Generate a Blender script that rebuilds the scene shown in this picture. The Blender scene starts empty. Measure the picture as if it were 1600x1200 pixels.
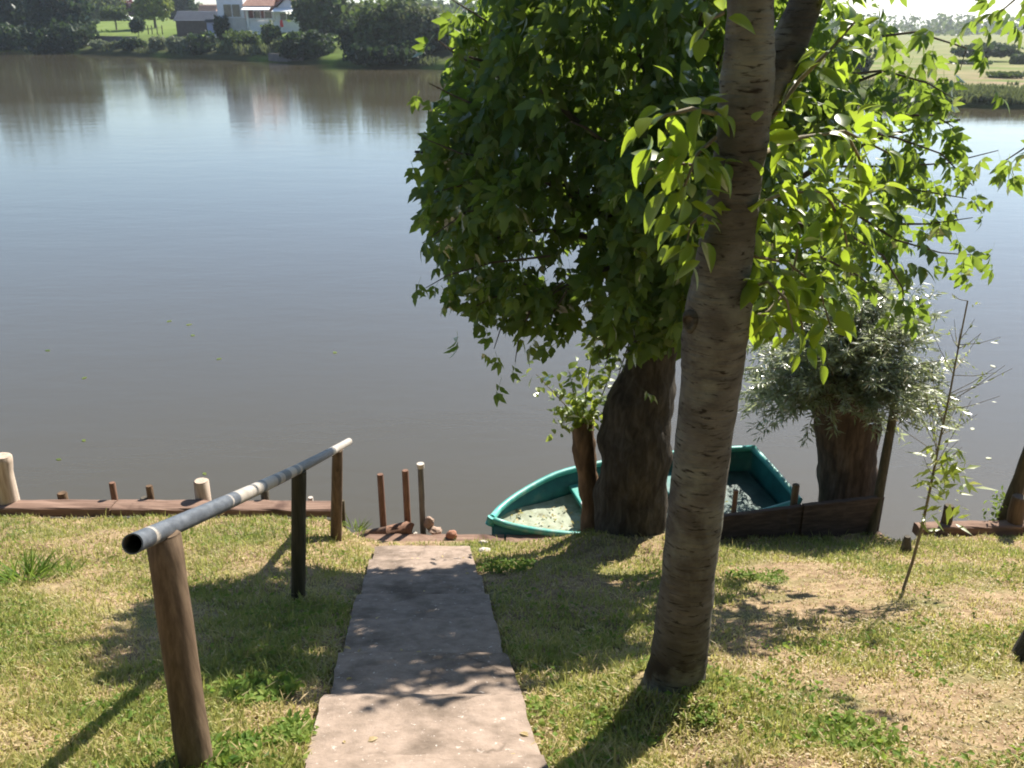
import bpy, math, random
import numpy as np
from mathutils import Vector, Matrix, noise as mnoise

random.seed(7)
rng = np.random.default_rng(7)
S = bpy.context.scene
C = S.collection
R = math.radians

# ------------------------------------------------------------------ camera, sky, sun, exposure
H = 5.2                       # eye height above the water
PITCH = R(22.0)
FPX = 1385.0                  # focal length in photo pixels (1600 wide)
cp, sp = math.cos(PITCH), math.sin(PITCH)
SUN_AZ, SUN_EL = R(35.0), R(43.0)      # azimuth: right of the view direction

cam = bpy.data.cameras.new("camera")
cam.sensor_width = 36.0
cam.lens = FPX / 1600 * 36
cam.clip_start = 0.05
cam.clip_end = 6000
cam.dof.use_dof = True
cam.dof.focus_distance = 4.6
cam.dof.aperture_fstop = 6.0
cam_o = bpy.data.objects.new("camera", cam)
cam_o.location = (0, 0, H)
cam_o.rotation_euler = (math.pi / 2 - PITCH, 0, 0)
C.objects.link(cam_o)
S.camera = cam_o

w = bpy.data.worlds.new("World")
S.world = w
w.use_nodes = True
wn = w.node_tree
sky = wn.nodes.new("ShaderNodeTexSky")
sky.sky_type = 'NISHITA'
sky.sun_disc = False
sky.sun_elevation = SUN_EL
sky.sun_rotation = SUN_AZ
sky.air_density = 1.0
sky.dust_density = 0.35
sky.ozone_density = 3.0
wn.links.new(sky.outputs[0], wn.nodes["Background"].inputs[0])
wn.nodes["Background"].inputs[1].default_value = 0.072

sun = bpy.data.lights.new("sun", 'SUN')
sun.energy = 5.0
sun.angle = R(0.55)
sun.color = (1.0, 0.93, 0.82)
sun_o = bpy.data.objects.new("sun", sun)
sd = Vector((math.sin(SUN_AZ) * math.cos(SUN_EL), math.cos(SUN_AZ) * math.cos(SUN_EL), math.sin(SUN_EL)))
sun_o.rotation_euler = (-sd).to_track_quat('-Z', 'Y').to_euler()
sun_o.location = sd * 60
C.objects.link(sun_o)

vs = S.view_settings
vs.view_transform = 'Standard'
vs.look = 'None'
vs.exposure = 1.3
vs.gamma = 1.0
vs.use_curve_mapping = False
S.cycles.use_denoising = True
S.cycles.filter_width = 1.9
S.cycles.max_bounces = 8
S.cycles.transmission_bounces = 6
S.cycles.sample_clamp_indirect = 6.0
S.cycles.caustics_reflective = False
S.cycles.caustics_refractive = False

# ------------------------------------------------------------------ camera geometry helpers
def P(px, py, Y):
    """world point seen at photo pixel (px, py) at forward distance Y"""
    v = (py - 600) / FPX
    Z = Y / (cp - v * sp)
    return Vector(((px - 800) / FPX * Z, Y, H - Z * (v * cp + sp)))

def PZ(px, py, z):
    v = (py - 600) / FPX
    Z = (H - z) / (v * cp + sp)
    return Vector(((px - 800) / FPX * Z, Z * (cp - v * sp), z))

def ss(a, b, x):
    t = min(1.0, max(0.0, (x - a) / (b - a)))
    return t * t * (3 - 2 * t)

def nz(x, y, z=0.0):
    return mnoise.noise((x, y, z))

# ------------------------------------------------------------------ objects helpers
def tag(o, label=None, cat=None, group=None, kind=None):
    if label: o["label"] = label
    if cat: o["category"] = cat
    if group: o["group"] = group
    if kind: o["kind"] = kind
    return o

BASE = {}
def thing(name, base, label, cat, group=None):
    o = bpy.data.objects.new(name, None)
    o.empty_display_size = 0.1
    o.location = base
    C.objects.link(o)
    BASE[o.name] = Vector(base)
    return tag(o, label, cat, group)

def link(name, me, parent=None, base=None):
    o = bpy.data.objects.new(name, me)
    C.objects.link(o)
    if parent is not None:
        o.parent = parent
        BASE[o.name] = BASE.get(parent.name, Vector((0, 0, 0)))
    elif base is not None:
        o.location = base
        BASE[o.name] = Vector(base)
    return o

def np_mesh(name, V, loops, totals, mat, smooth=False, tint=None):
    V = np.asarray(V, dtype=np.float32)
    loops = np.asarray(loops, dtype=np.int32)
    totals = np.asarray(totals, dtype=np.int32)
    me = bpy.data.meshes.new(name)
    me.vertices.add(len(V)); me.vertices.foreach_set("co", V.ravel())
    me.loops.add(len(loops)); me.loops.foreach_set("vertex_index", loops)
    me.polygons.add(len(totals))
    starts = np.zeros(len(totals), dtype=np.int32); starts[1:] = np.cumsum(totals)[:-1]
    me.polygons.foreach_set("loop_start", starts)
    me.polygons.foreach_set("loop_total", totals)
    me.polygons.foreach_set("use_smooth", (totals <= 4) if smooth else np.zeros(len(totals), dtype=bool))
    if tint is not None:
        a = me.attributes.new("tint", 'FLOAT', 'POINT')
        a.data.foreach_set("value", np.asarray(tint, dtype=np.float32))
    me.update(calc_edges=True)
    if mat: me.materials.append(mat)
    return me

class MB:
    """collects shapes into one mesh; vertices are given in world space"""
    def __init__(s): s.v = []; s.f = []; s.t = []
    def add(s, vs, fs, tint=0.5):
        o = len(s.v)
        s.v += [tuple(v) for v in vs]
        s.f += [tuple(i + o for i in f) for f in fs]
        s.t += (list(tint) if hasattr(tint, '__len__') else [tint] * len(vs))
    def box(s, a, b, M=None):
        x0, y0, z0 = a; x1, y1, z1 = b
        vs = [Vector(p) for p in ((x0,y0,z0),(x1,y0,z0),(x1,y1,z0),(x0,y1,z0),(x0,y0,z1),(x1,y0,z1),(x1,y1,z1),(x0,y1,z1))]
        if M is not None: vs = [M @ p for p in vs]
        s.add(vs, [(0,3,2,1),(4,5,6,7),(0,1,5,4),(1,2,6,5),(2,3,7,6),(3,0,4,7)])
    def tube(s, pts, rad, n=10, cap=True, rough=0.0, rs=3.0, seed=0.0, tints=None, squash=None):
        pts = [Vector(p) for p in pts]
        rings = []; k = len(pts)
        up = Vector((0.13, 0.21, 1)).normalized()
        d0 = (pts[1] - pts[0]).normalized()
        if abs(d0.dot(up)) > 0.9: up = Vector((0, 1, 0.1)).normalized()
        vs = []; tn = []
        for i, p in enumerate(pts):
            d = (pts[min(i+1, k-1)] - pts[max(i-1, 0)]).normalized()
            a = d.cross(up).normalized(); b = d.cross(a).normalized()
            for j in range(n):
                th = 2 * math.pi * j / n
                q = a * math.cos(th) + b * math.sin(th)
                r = rad[i] if hasattr(rad, '__len__') else rad
                if rough:
                    w0 = p + q * r
                    r *= 1 + rough * (mnoise.noise(w0 * rs + Vector((seed, seed, 0))) + 0.5 * mnoise.noise(w0 * rs * 2.7 + Vector((seed, 0, seed))))
                vs.append(p + q * r)
                tn.append(tints[i] if tints else 0.5)
        fs = []
        for i in range(k - 1):
            for j in range(n):
                j2 = (j + 1) % n
                fs.append((i*n+j, i*n+j2, (i+1)*n+j2, (i+1)*n+j))
        if cap:
            fs.append(tuple(range(n))); fs.append(tuple((k-1)*n + j for j in reversed(range(n))))
        s.add(vs, fs, tn)
    def build(s, name, mat, parent=None, base=None, smooth=False, tint=False):
        b = BASE[parent.name] if parent is not None else (Vector(base) if base is not None else Vector((0,0,0)))
        V = np.array(s.v, dtype=np.float64) - np.array(b)
        loops = [i for f in s.f for i in f]; tot = [len(f) for f in s.f]
        me = np_mesh(name, V, loops, tot, mat, smooth, s.t if tint else None)
        return link(name, me, parent, base)

def bevel(o, wd=0.01, seg=2):
    m = o.modifiers.new("bevel", 'BEVEL'); m.width = wd; m.segments = seg; m.limit_method = 'ANGLE'
    return o

# ------------------------------------------------------------------ materials
def new_mat(name):
    m = bpy.data.materials.new(name); m.use_nodes = True
    nt = m.node_tree; nt.nodes.clear()
    out = nt.nodes.new("ShaderNodeOutputMaterial")
    return m, nt, out

def ramp(nt, stops, interp='LINEAR'):
    r = nt.nodes.new("ShaderNodeValToRGB"); cr = r.color_ramp; cr.interpolation = interp
    while len(cr.elements) < len(stops): cr.elements.new(0.5)
    for e, (p, c) in zip(cr.elements, stops):
        e.position = p; e.color = (c[0], c[1], c[2], 1)
    return r

def noise_node(nt, coord, scale3=(1,1,1), scale=1.0, detail=6, rough=0.6, dist=0.0):
    mp = nt.nodes.new("ShaderNodeMapping"); mp.inputs["Scale"].default_value = scale3
    nt.links.new(coord, mp.inputs[0])
    n = nt.nodes.new("ShaderNodeTexNoise")
    n.inputs["Scale"].default_value = scale; n.inputs["Detail"].default_value = detail
    n.inputs["Roughness"].default_value = rough; n.inputs["Distortion"].default_value = dist
    nt.links.new(mp.outputs[0], n.inputs[0])
    return n

def mix(nt, a, b, fac, mode='MIX'):
    m = nt.nodes.new("ShaderNodeMix"); m.data_type = 'RGBA'; m.blend_type = mode
    for s, val in ((m.inputs[6], a), (m.inputs[7], b), (m.inputs[0], fac)):
        if hasattr(val, 'default_value') or hasattr(val, 'links'): nt.links.new(val, s)
        elif isinstance(val, tuple): s.default_value = (val[0], val[1], val[2], 1)
        else: s.default_value = val
    return m.outputs[2]

def surf(name, stops, s3=(1,1,1), scale=4.0, detail=8, rough=0.85, bump=0.3, bs3=None, bscale=None, metallic=0.0,
         big=None, spec=0.3, dist=0.0, bdist=0.02, tint_stops=None, crack=None):
    """noise-coloured rough surface; big = (colour, scale, low, high) adds patches of another colour"""
    m, nt, out = new_mat(name)
    tc = nt.nodes.new("ShaderNodeTexCoord").outputs["Object"]
    b = nt.nodes.new("ShaderNodeBsdfPrincipled")
    n1 = noise_node(nt, tc, s3, scale, detail, 0.62, dist)
    r = ramp(nt, stops); nt.links.new(n1.outputs[0], r.inputs[0])
    col = r.outputs[0]
    if tint_stops:
        at = nt.nodes.new("ShaderNodeAttribute"); at.attribute_name = "tint"
        tr = ramp(nt, tint_stops); nt.links.new(at.outputs["Fac"], tr.inputs[0])
        col = mix(nt, tr.outputs[0], col, 1.0, 'MULTIPLY')
    if big:
        n2 = noise_node(nt, tc, (1,1,1), big[1], 5, 0.6)
        r2 = ramp(nt, [(big[2], (0,0,0)), (big[3], (1,1,1))]); nt.links.new(n2.outputs[0], r2.inputs[0])
        col = mix(nt, col, big[0], r2.outputs[0])
    if crack:
        n4 = noise_node(nt, tc, crack[1], crack[2], 5, 0.6, 0.6)
        r4 = ramp(nt, [(crack[3], (0,0,0)), (crack[4], (1,1,1))]); nt.links.new(n4.outputs[0], r4.inputs[0])
        col = mix(nt, col, crack[0], r4.outputs[0])
    nt.links.new(col, b.inputs["Base Color"])
    b.inputs["Roughness"].default_value = rough
    b.inputs["Metallic"].default_value = metallic
    b.inputs["Specular IOR Level"].default_value = spec
    if bump:
        n3 = noise_node(nt, tc, bs3 or s3, bscale or scale * 2, 8, 0.65, dist)
        bp = nt.nodes.new("ShaderNodeBump"); bp.inputs["Strength"].default_value = bump; bp.inputs["Distance"].default_value = bdist
        nt.links.new(n3.outputs[0], bp.inputs["Height"]); nt.links.new(bp.outputs[0], b.inputs["Normal"])
    nt.links.new(b.outputs[0], out.inputs[0])
    return m

def leaf_mat(name, stops, trans, tfac=0.45, gloss=0.06, grough=0.4, by_object=False):
    m, nt, out = new_mat(name)
    if by_object:
        fac = nt.nodes.new("ShaderNodeObjectInfo").outputs["Random"]
    else:
        at = nt.nodes.new("ShaderNodeAttribute"); at.attribute_name = "tint"; fac = at.outputs["Fac"]
    r = ramp(nt, stops); nt.links.new(fac, r.inputs[0])
    d = nt.nodes.new("ShaderNodeBsdfDiffuse"); nt.links.new(r.outputs[0], d.inputs[0])
    t = nt.nodes.new("ShaderNodeBsdfTranslucent")
    tcol = mix(nt, r.outputs[0], trans, 0.6); nt.links.new(tcol, t.inputs[0])
    mx = nt.nodes.new("ShaderNodeMixShader"); mx.inputs[0].default_value = tfac
    nt.links.new(d.outputs[0], mx.inputs[1]); nt.links.new(t.outputs[0], mx.inputs[2])
    g = nt.nodes.new("ShaderNodeBsdfGlossy"); g.inputs["Roughness"].default_value = grough
    mg = nt.nodes.new("ShaderNodeMixShader")
    fr = nt.nodes.new("ShaderNodeFresnel"); fr.inputs[0].default_value = 1.35
    ml = nt.nodes.new("ShaderNodeMath"); ml.operation = 'MULTIPLY_ADD'; ml.inputs[1].default_value = gloss * 6; ml.inputs[2].default_value = gloss * 0.3
    nt.links.new(fr.outputs[0], ml.inputs[0]); nt.links.new(ml.outputs[0], mg.inputs[0])
    nt.links.new(mx.outputs[0], mg.inputs[1]); nt.links.new(g.outputs[0], mg.inputs[2])
    nt.links.new(mg.outputs[0], out.inputs[0])
    return m

M = {}
M['ground'] = surf("ground_soil", [(0.25,(0.12,0.078,0.05)),(0.45,(0.22,0.155,0.095)),(0.62,(0.32,0.235,0.145)),(0.8,(0.42,0.32,0.21))], scale=9, detail=12, rough=1.0,
                   bump=0.7, bscale=22, big=((0.15,0.15,0.06), 1.4, 0.50, 0.66), spec=0.05, bdist=0.03)
M['grass'] = leaf_mat("grass_blades", [(0.0,(0.12,0.165,0.04)),(0.35,(0.255,0.285,0.085)),(0.55,(0.38,0.345,0.13)),(0.75,(0.49,0.38,0.20)),(1.0,(0.56,0.44,0.28))], (0.54,0.54,0.14), 0.42, 0.008, 0.6)
M['weed'] = leaf_mat("weed_leaves", [(0.0,(0.05,0.11,0.022)),(0.6,(0.13,0.21,0.04)),(1.0,(0.23,0.28,0.07))], (0.32,0.44,0.06), 0.45, 0.012, 0.55)
M['concrete'] = surf("path_concrete", [(0.25,(0.165,0.128,0.10)),(0.5,(0.265,0.205,0.163)),(0.75,(0.345,0.272,0.222))], scale=9, detail=12, rough=0.95, bump=0.6, bscale=38, big=((0.13,0.10,0.078),2.6,0.50,0.66), spec=0.12, bdist=0.012,
                     crack=((0.50,0.44,0.39),(1,1,1),34,0.64,0.69))
M['bark'] = surf("smooth_bark", [(0.3,(0.062,0.055,0.044)),(0.5,(0.105,0.095,0.078)),(0.7,(0.165,0.152,0.13))], s3=(1.2,1.2,2.6), scale=5, detail=9, rough=0.85, bump=0.9, bs3=(2.5,2.5,20), bscale=3.0,
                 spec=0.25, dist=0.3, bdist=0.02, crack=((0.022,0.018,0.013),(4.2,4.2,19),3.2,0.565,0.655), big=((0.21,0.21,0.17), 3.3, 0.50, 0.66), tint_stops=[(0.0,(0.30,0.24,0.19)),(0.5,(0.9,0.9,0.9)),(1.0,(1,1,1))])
M['pollard_bark'] = surf("furrowed_bark", [(0.3,(0.025,0.021,0.016)),(0.5,(0.06,0.052,0.041)),(0.7,(0.11,0.097,0.08))], s3=(3.2,3.2,1.0), scale=4, detail=10, rough=0.95, bump=1.0, bs3=(4,4,1.1), bscale=4, spec=0.15, bdist=0.06, dist=0.5)
M['willow_bark'] = surf("willow_bark", [(0.3,(0.05,0.035,0.027)),(0.5,(0.10,0.072,0.055)),(0.7,(0.19,0.14,0.11))], s3=(4,4,0.7), scale=4, rough=0.95, bump=1.0, bs3=(5,5,0.8), bscale=4, spec=0.1, bdist=0.05)
M['twig'] = surf("twig_bark", [(0.3,(0.12,0.10,0.06)),(0.7,(0.24,0.20,0.12))], scale=20, rough=0.8, bump=0.2)
M['dark_branch'] = surf("dark_branch_bark", [(0.3,(0.05,0.042,0.03)),(0.7,(0.13,0.11,0.085))], scale=14, rough=0.9, bump=0.5)
M['stump'] = surf("rotten_wood", [(0.25,(0.06,0.042,0.028)),(0.5,(0.14,0.092,0.058)),(0.75,(0.26,0.165,0.10))], s3=(3,3,0.8), scale=5, rough=0.95, bump=1.0, bs3=(4,4,1), bscale=5, spec=0.1, bdist=0.015)
M['post_wood'] = surf("round_post_wood", [(0.3,(0.065,0.042,0.026)),(0.5,(0.125,0.085,0.054)),(0.72,(0.20,0.14,0.09))], s3=(9,9,0.6), scale=4, rough=0.8, bump=0.5, bs3=(16,16,0.5), bscale=4, spec=0.25, big=((0.05,0.035,0.022),5,0.62,0.70), bdist=0.003)
M['post_dark'] = surf("old_post_wood", [(0.3,(0.045,0.037,0.023)),(0.55,(0.09,0.074,0.046)),(0.75,(0.15,0.12,0.08))], s3=(9,9,0.6), scale=4, rough=0.85, bump=0.5, bs3=(16,16,0.5), bscale=4, spec=0.2, bdist=0.003)
M['beam'] = surf("bank_timber", [(0.25,(0.10,0.062,0.046)),(0.5,(0.20,0.128,0.094)),(0.75,(0.30,0.205,0.155))], s3=(0.7,8,8), scale=3, rough=0.9, bump=0.6, bs3=(0.5,14,14), bscale=4, spec=0.2, big=((0.10,0.06,0.045),3,0.58,0.7), bdist=0.006)
M['board'] = surf("board_timber", [(0.25,(0.045,0.031,0.026)),(0.5,(0.085,0.06,0.05)),(0.75,(0.15,0.11,0.09))], s3=(0.6,9,9), scale=3, rough=0.9, bump=0.6, bs3=(0.5,14,14), bscale=4, spec=0.2, bdist=0.006)
M['pale_wood'] = surf("weathered_pale_wood", [(0.3,(0.28,0.20,0.15)),(0.55,(0.46,0.37,0.29)),(0.75,(0.56,0.48,0.40))], s3=(8,8,0.7), scale=4, rough=0.9, bump=0.7, bs3=(14,14,0.6), bscale=4, bdist=0.003)
M['rust'] = surf("brown_stake", [(0.3,(0.10,0.052,0.036)),(0.55,(0.19,0.105,0.07)),(0.75,(0.28,0.16,0.11))], s3=(6,6,1), scale=5, rough=0.9, bump=0.4, bdist=0.004)
M['steel_pole'] = surf("dull_pole", [(0.3,(0.09,0.08,0.07)),(0.55,(0.16,0.15,0.135)),(0.75,(0.26,0.25,0.23))], s3=(6,6,1), scale=5, rough=0.6, bump=0.3, metallic=0.3)
M['stone'] = surf("bank_stone", [(0.3,(0.22,0.15,0.11)),(0.55,(0.36,0.26,0.20)),(0.8,(0.46,0.36,0.29))], scale=9, rough=0.95, bump=0.7)
M['pale_stone'] = surf("pale_stone", [(0.3,(0.42,0.37,0.31)),(0.7,(0.62,0.56,0.49))], scale=9, rough=0.95, bump=0.6)
M['brick'] = surf("broken_brick", [(0.3,(0.26,0.12,0.075)),(0.7,(0.42,0.22,0.15))], scale=10, rough=0.95, bump=0.6)
M['boat'] = surf("teal_boat", [(0.3,(0.008,0.085,0.082)),(0.55,(0.014,0.14,0.132)),(0.8,(0.03,0.20,0.185))], scale=5, rough=0.5, bump=0.12, spec=0.45, big=((0.10,0.19,0.16),3.2,0.58,0.72))
M['boat_rim'] = surf("teal_rim", [(0.3,(0.03,0.26,0.22)),(0.7,(0.08,0.36,0.31))], big=((0.20,0.36,0.30),4,0.55,0.7), scale=6, rough=0.42, bump=0.1, spec=0.5)
M['boat_floor'] = surf("dirty_boat_floor", [(0.3,(0.20,0.215,0.15)),(0.5,(0.30,0.33,0.25)),(0.7,(0.40,0.44,0.35))], scale=7, rough=0.9, bump=0.3, big=((0.10,0.09,0.05),5,0.58,0.68))
M['shaded_floor'] = surf("shaded_boat_floor", [(0.3,(0.012,0.04,0.036)),(0.6,(0.03,0.085,0.075)),(0.8,(0.09,0.13,0.11))], scale=6, rough=0.5, bump=0.2)  # shade inside the stern painted as a darker floor colour
M['bucket'] = surf("white_plastic", [(0.3,(0.72,0.72,0.70)),(0.7,(0.80,0.80,0.78))], scale=5, rough=0.4, bump=0.05)
M['white'] = surf("white_render", [(0.3,(0.66,0.66,0.70)),(0.7,(0.78,0.78,0.80))], scale=1.5, rough=0.9, bump=0.05)
M['fascia'] = surf("white_paint", [(0.3,(0.78,0.78,0.76)),(0.7,(0.84,0.84,0.82))], scale=1.5, rough=0.6, bump=0.0)
M['plinth'] = surf("grey_render", [(0.3,(0.42,0.40,0.38)),(0.7,(0.54,0.52,0.49))], scale=1.2, rough=0.9, bump=0.05)
M['tile'] = surf("terracotta_tiles", [(0.3,(0.34,0.19,0.14)),(0.7,(0.48,0.30,0.235))], scale=2.5, rough=0.9, bump=0.3)
M['dark_tile'] = surf("verge_tiles", [(0.3,(0.20,0.10,0.09)),(0.7,(0.28,0.15,0.13))], scale=2.5, rough=0.9, bump=0.1)
M['red_wall'] = surf("red_brown_wall", [(0.3,(0.20,0.10,0.09)),(0.7,(0.30,0.16,0.14))], scale=1.5, rough=0.9, bump=0.0)
M['slate'] = surf("blue_grey_sheet", [(0.3,(0.06,0.072,0.095)),(0.7,(0.09,0.105,0.13))], scale=1.0, rough=0.7, bump=0.0)
M['shed_wall'] = surf("brown_shed_boards", [(0.3,(0.07,0.055,0.05)),(0.7,(0.12,0.095,0.085))], scale=2.0, rough=0.9, bump=0.1)
M['lavender'] = surf("pale_blue_sheet", [(0.3,(0.34,0.36,0.52)),(0.7,(0.44,0.46,0.62))], scale=1.0, rough=0.7, bump=0.0)
M['blue'] = surf("blue_tarp", [(0.3,(0.03,0.14,0.30)),(0.7,(0.05,0.2,0.38))], scale=2.0, rough=0.6, bump=0.1)
M['red'] = surf("red_cloth", [(0.3,(0.55,0.04,0.05)),(0.7,(0.65,0.07,0.07))], scale=2.0, rough=0.8, bump=0.0)
M['wall_stone'] = surf("dark_retaining_stone", [(0.3,(0.09,0.085,0.085)),(0.7,(0.16,0.15,0.15))], scale=1.5, rough=0.95, bump=0.4)
M['tyre'] = surf("black_rubber", [(0.3,(0.02,0.02,0.02)),(0.7,(0.03,0.03,0.03))], scale=5, rough=0.8, bump=0.0)
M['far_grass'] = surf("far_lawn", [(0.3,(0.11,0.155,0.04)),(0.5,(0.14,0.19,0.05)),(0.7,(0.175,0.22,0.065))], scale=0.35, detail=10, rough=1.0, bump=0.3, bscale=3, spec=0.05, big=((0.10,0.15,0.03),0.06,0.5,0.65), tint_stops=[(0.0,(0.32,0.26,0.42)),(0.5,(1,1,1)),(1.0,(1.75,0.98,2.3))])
def glass_mat():
    m, nt, out = new_mat("window_glass")
    b = nt.nodes.new("ShaderNodeBsdfPrincipled")
    tc = nt.nodes.new("ShaderNodeTexCoord").outputs["Object"]
    n = noise_node(nt, tc, (1,1,1), 0.9, 4)
    r = ramp(nt, [(0.35,(0.015,0.02,0.03)),(0.65,(0.05,0.07,0.06))]); nt.links.new(n.outputs[0], r.inputs[0])
    nt.links.new(r.outputs[0], b.inputs["Base Color"])
    b.inputs["Roughness"].default_value = 0.08
    nt.links.new(b.outputs[0], out.inputs[0]); return m
M['glass'] = glass_mat()

def add_cracks(m, scale, width, col):
    nt = m.node_tree; b = [n for n in nt.nodes if n.type == 'BSDF_PRINCIPLED'][0]
    old = b.inputs["Base Color"].links[0].from_socket
    tc = nt.nodes.new("ShaderNodeTexCoord").outputs["Object"]
    nd = noise_node(nt, tc, (1,1,1), 3.0, 5, 0.6)
    mx = nt.nodes.new("ShaderNodeMix"); mx.data_type = 'RGBA'; mx.blend_type = 'LINEAR_LIGHT'; mx.inputs[0].default_value = 0.16
    nt.links.new(tc, mx.inputs[6]); nt.links.new(nd.outputs["Color"], mx.inputs[7])
    v = nt.nodes.new("ShaderNodeTexVoronoi"); v.feature = 'DISTANCE_TO_EDGE'; v.inputs["Scale"].default_value = scale
    nt.links.new(mx.outputs[2], v.inputs["Vector"])
    r = ramp(nt, [(0.0, (1,1,1)), (width, (0,0,0))]); nt.links.new(v.outputs["Distance"], r.inputs[0])
    n2 = noise_node(nt, tc, (1,1,1), 1.1, 3, 0.5)
    r2 = ramp(nt, [(0.55, (0,0,0)), (0.66, (1,1,1))]); nt.links.new(n2.outputs[0], r2.inputs[0])
    f = mix(nt, r.outputs[0], r2.outputs[0], 1.0, 'MULTIPLY')
    nt.links.new(mix(nt, old, col, f), b.inputs["Base Color"])
add_cracks(M['concrete'], 1.5, 0.018, (0.05, 0.038, 0.03))

def rail_mat():
    m, nt, out = new_mat("galvanised_rail")
    tc = nt.nodes.new("ShaderNodeTexCoord").outputs["Object"]
    b = nt.nodes.new("ShaderNodeBsdfPrincipled")
    n = noise_node(nt, tc, (3,1,1), 16, 8, 0.7)
    r = ramp(nt, [(0.3,(0.055,0.062,0.075)),(0.5,(0.095,0.108,0.128)),(0.7,(0.15,0.165,0.19))]); nt.links.new(n.outputs[0], r.inputs[0])
    n2 = noise_node(nt, tc, (1,1,1), 11, 6, 0.7)
    r2 = ramp(nt, [(0.35,(0.34,0.30,0.255)),(0.65,(0.48,0.44,0.39))]); nt.links.new(n2.outputs[0], r2.inputs[0])
    at = nt.nodes.new("ShaderNodeAttribute"); at.attribute_name = "tint"
    n5 = noise_node(nt, tc, (1,1,1), 30, 5, 0.7)
    ma = nt.nodes.new("ShaderNodeMath"); ma.operation = 'MULTIPLY_ADD'; ma.inputs[1].default_value = 0.9; ma.inputs[2].default_value = -0.45
    nt.links.new(n5.outputs[0], ma.inputs[0])
    ad = nt.nodes.new("ShaderNodeMath"); ad.operation = 'ADD'
    nt.links.new(ma.outputs[0], ad.inputs[0]); nt.links.new(at.outputs["Fac"], ad.inputs[1])
    fr = ramp(nt, [(0.42,(0,0,0)),(0.58,(1,1,1))]); nt.links.new(ad.outputs[0], fr.inputs[0])
    col = mix(nt, r.outputs[0], r2.outputs[0], fr.outputs[0])
    nt.links.new(col, b.inputs["Base Color"])
    b.inputs["Metallic"].default_value = 0.35; b.inputs["Roughness"].default_value = 0.5
    bp = nt.nodes.new("ShaderNodeBump"); bp.inputs["Strength"].default_value = 0.25; bp.inputs["Distance"].default_value = 0.004
    nt.links.new(n5.outputs[0], bp.inputs["Height"]); nt.links.new(bp.outputs[0], b.inputs["Normal"])
    nt.links.new(b.outputs[0], out.inputs[0]); return m
M['rail'] = rail_mat()

def water_mat():
    m, nt, out = new_mat("river_water")
    tc = nt.nodes.new("ShaderNodeTexCoord").outputs["Object"]
    b = nt.nodes.new("ShaderNodeBsdfPrincipled")
    n0 = noise_node(nt, tc, (1,1,1), 0.06, 4, 0.5)
    r0 = ramp(nt, [(0.3,(0.068,0.058,0.033)),(0.7,(0.077,0.066,0.040))]); nt.links.new(n0.outputs[0], r0.inputs[0])
    nt.links.new(r0.outputs[0], b.inputs["Base Color"])
    b.inputs["IOR"].default_value = 1.62
    nr = noise_node(nt, tc, (0.03,0.06,1), 1.0, 4, 0.6)
    rr = ramp(nt, [(0.35,(0.05,0.05,0.05)),(0.65,(0.10,0.10,0.10))]); nt.links.new(nr.outputs[0], rr.inputs[0])
    nt.links.new(rr.outputs[0], b.inputs["Roughness"])
    na = noise_node(nt, tc, (1.6,4.2,1), 1.0, 4, 0.55, 0.5)
    nb = noise_node(nt, tc, (0.35,0.8,1), 1.0, 3, 0.5, 0.3)
    ad = nt.nodes.new("ShaderNodeMath"); ad.operation = 'MULTIPLY_ADD'; ad.inputs[1].default_value = 2.2
    nt.links.new(nb.outputs[0], ad.inputs[0]); nt.links.new(na.outputs[0], ad.inputs[2])
    bp = nt.nodes.new("ShaderNodeBump"); bp.inputs["Strength"].default_value = 0.5; bp.inputs["Distance"].default_value = 0.007
    nt.links.new(ad.outputs[0], bp.inputs["Height"]); nt.links.new(bp.outputs[0], b.inputs["Normal"])
    nt.links.new(b.outputs[0], out.inputs[0]); return m
M['water'] = water_mat()

M['near_leaf'] = leaf_mat("near_leaf", [(0.0,(0.045,0.10,0.016)),(0.5,(0.08,0.15,0.02)),(1.0,(0.13,0.18,0.022))], (0.50,0.66,0.04), 0.58, 0.05, 0.35, by_object=True)
M['near_leaf_joined'] = leaf_mat("near_leaf_joined", [(0.0,(0.045,0.10,0.016)),(0.5,(0.08,0.15,0.02)),(1.0,(0.13,0.18,0.022))], (0.50,0.66,0.04), 0.58, 0.05, 0.35)
M['pollard_leaf'] = leaf_mat("pollard_leaf", [(0.0,(0.032,0.082,0.02)),(0.6,(0.062,0.13,0.03)),(1.0,(0.115,0.175,0.04))], (0.42,0.58,0.06), 0.46, 0.05, 0.38)
M['pollard_leaf_o'] = leaf_mat("pollard_leaf_single", [(0.0,(0.032,0.082,0.02)),(0.6,(0.062,0.13,0.03)),(1.0,(0.115,0.175,0.04))], (0.42,0.58,0.06), 0.46, 0.05, 0.38, by_object=True)
M['sprout_leaf'] = leaf_mat("sprout_leaf", [(0.0,(0.10,0.17,0.025)),(1.0,(0.20,0.26,0.05))], (0.52,0.60,0.08), 0.52, 0.08, 0.4, by_object=True)
M['willow_leaf'] = leaf_mat("willow_leaf", [(0.0,(0.07,0.11,0.045)),(0.5,(0.16,0.21,0.10)),(1.0,(0.34,0.38,0.26))], (0.55,0.62,0.30), 0.55, 0.10, 0.4)
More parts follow.
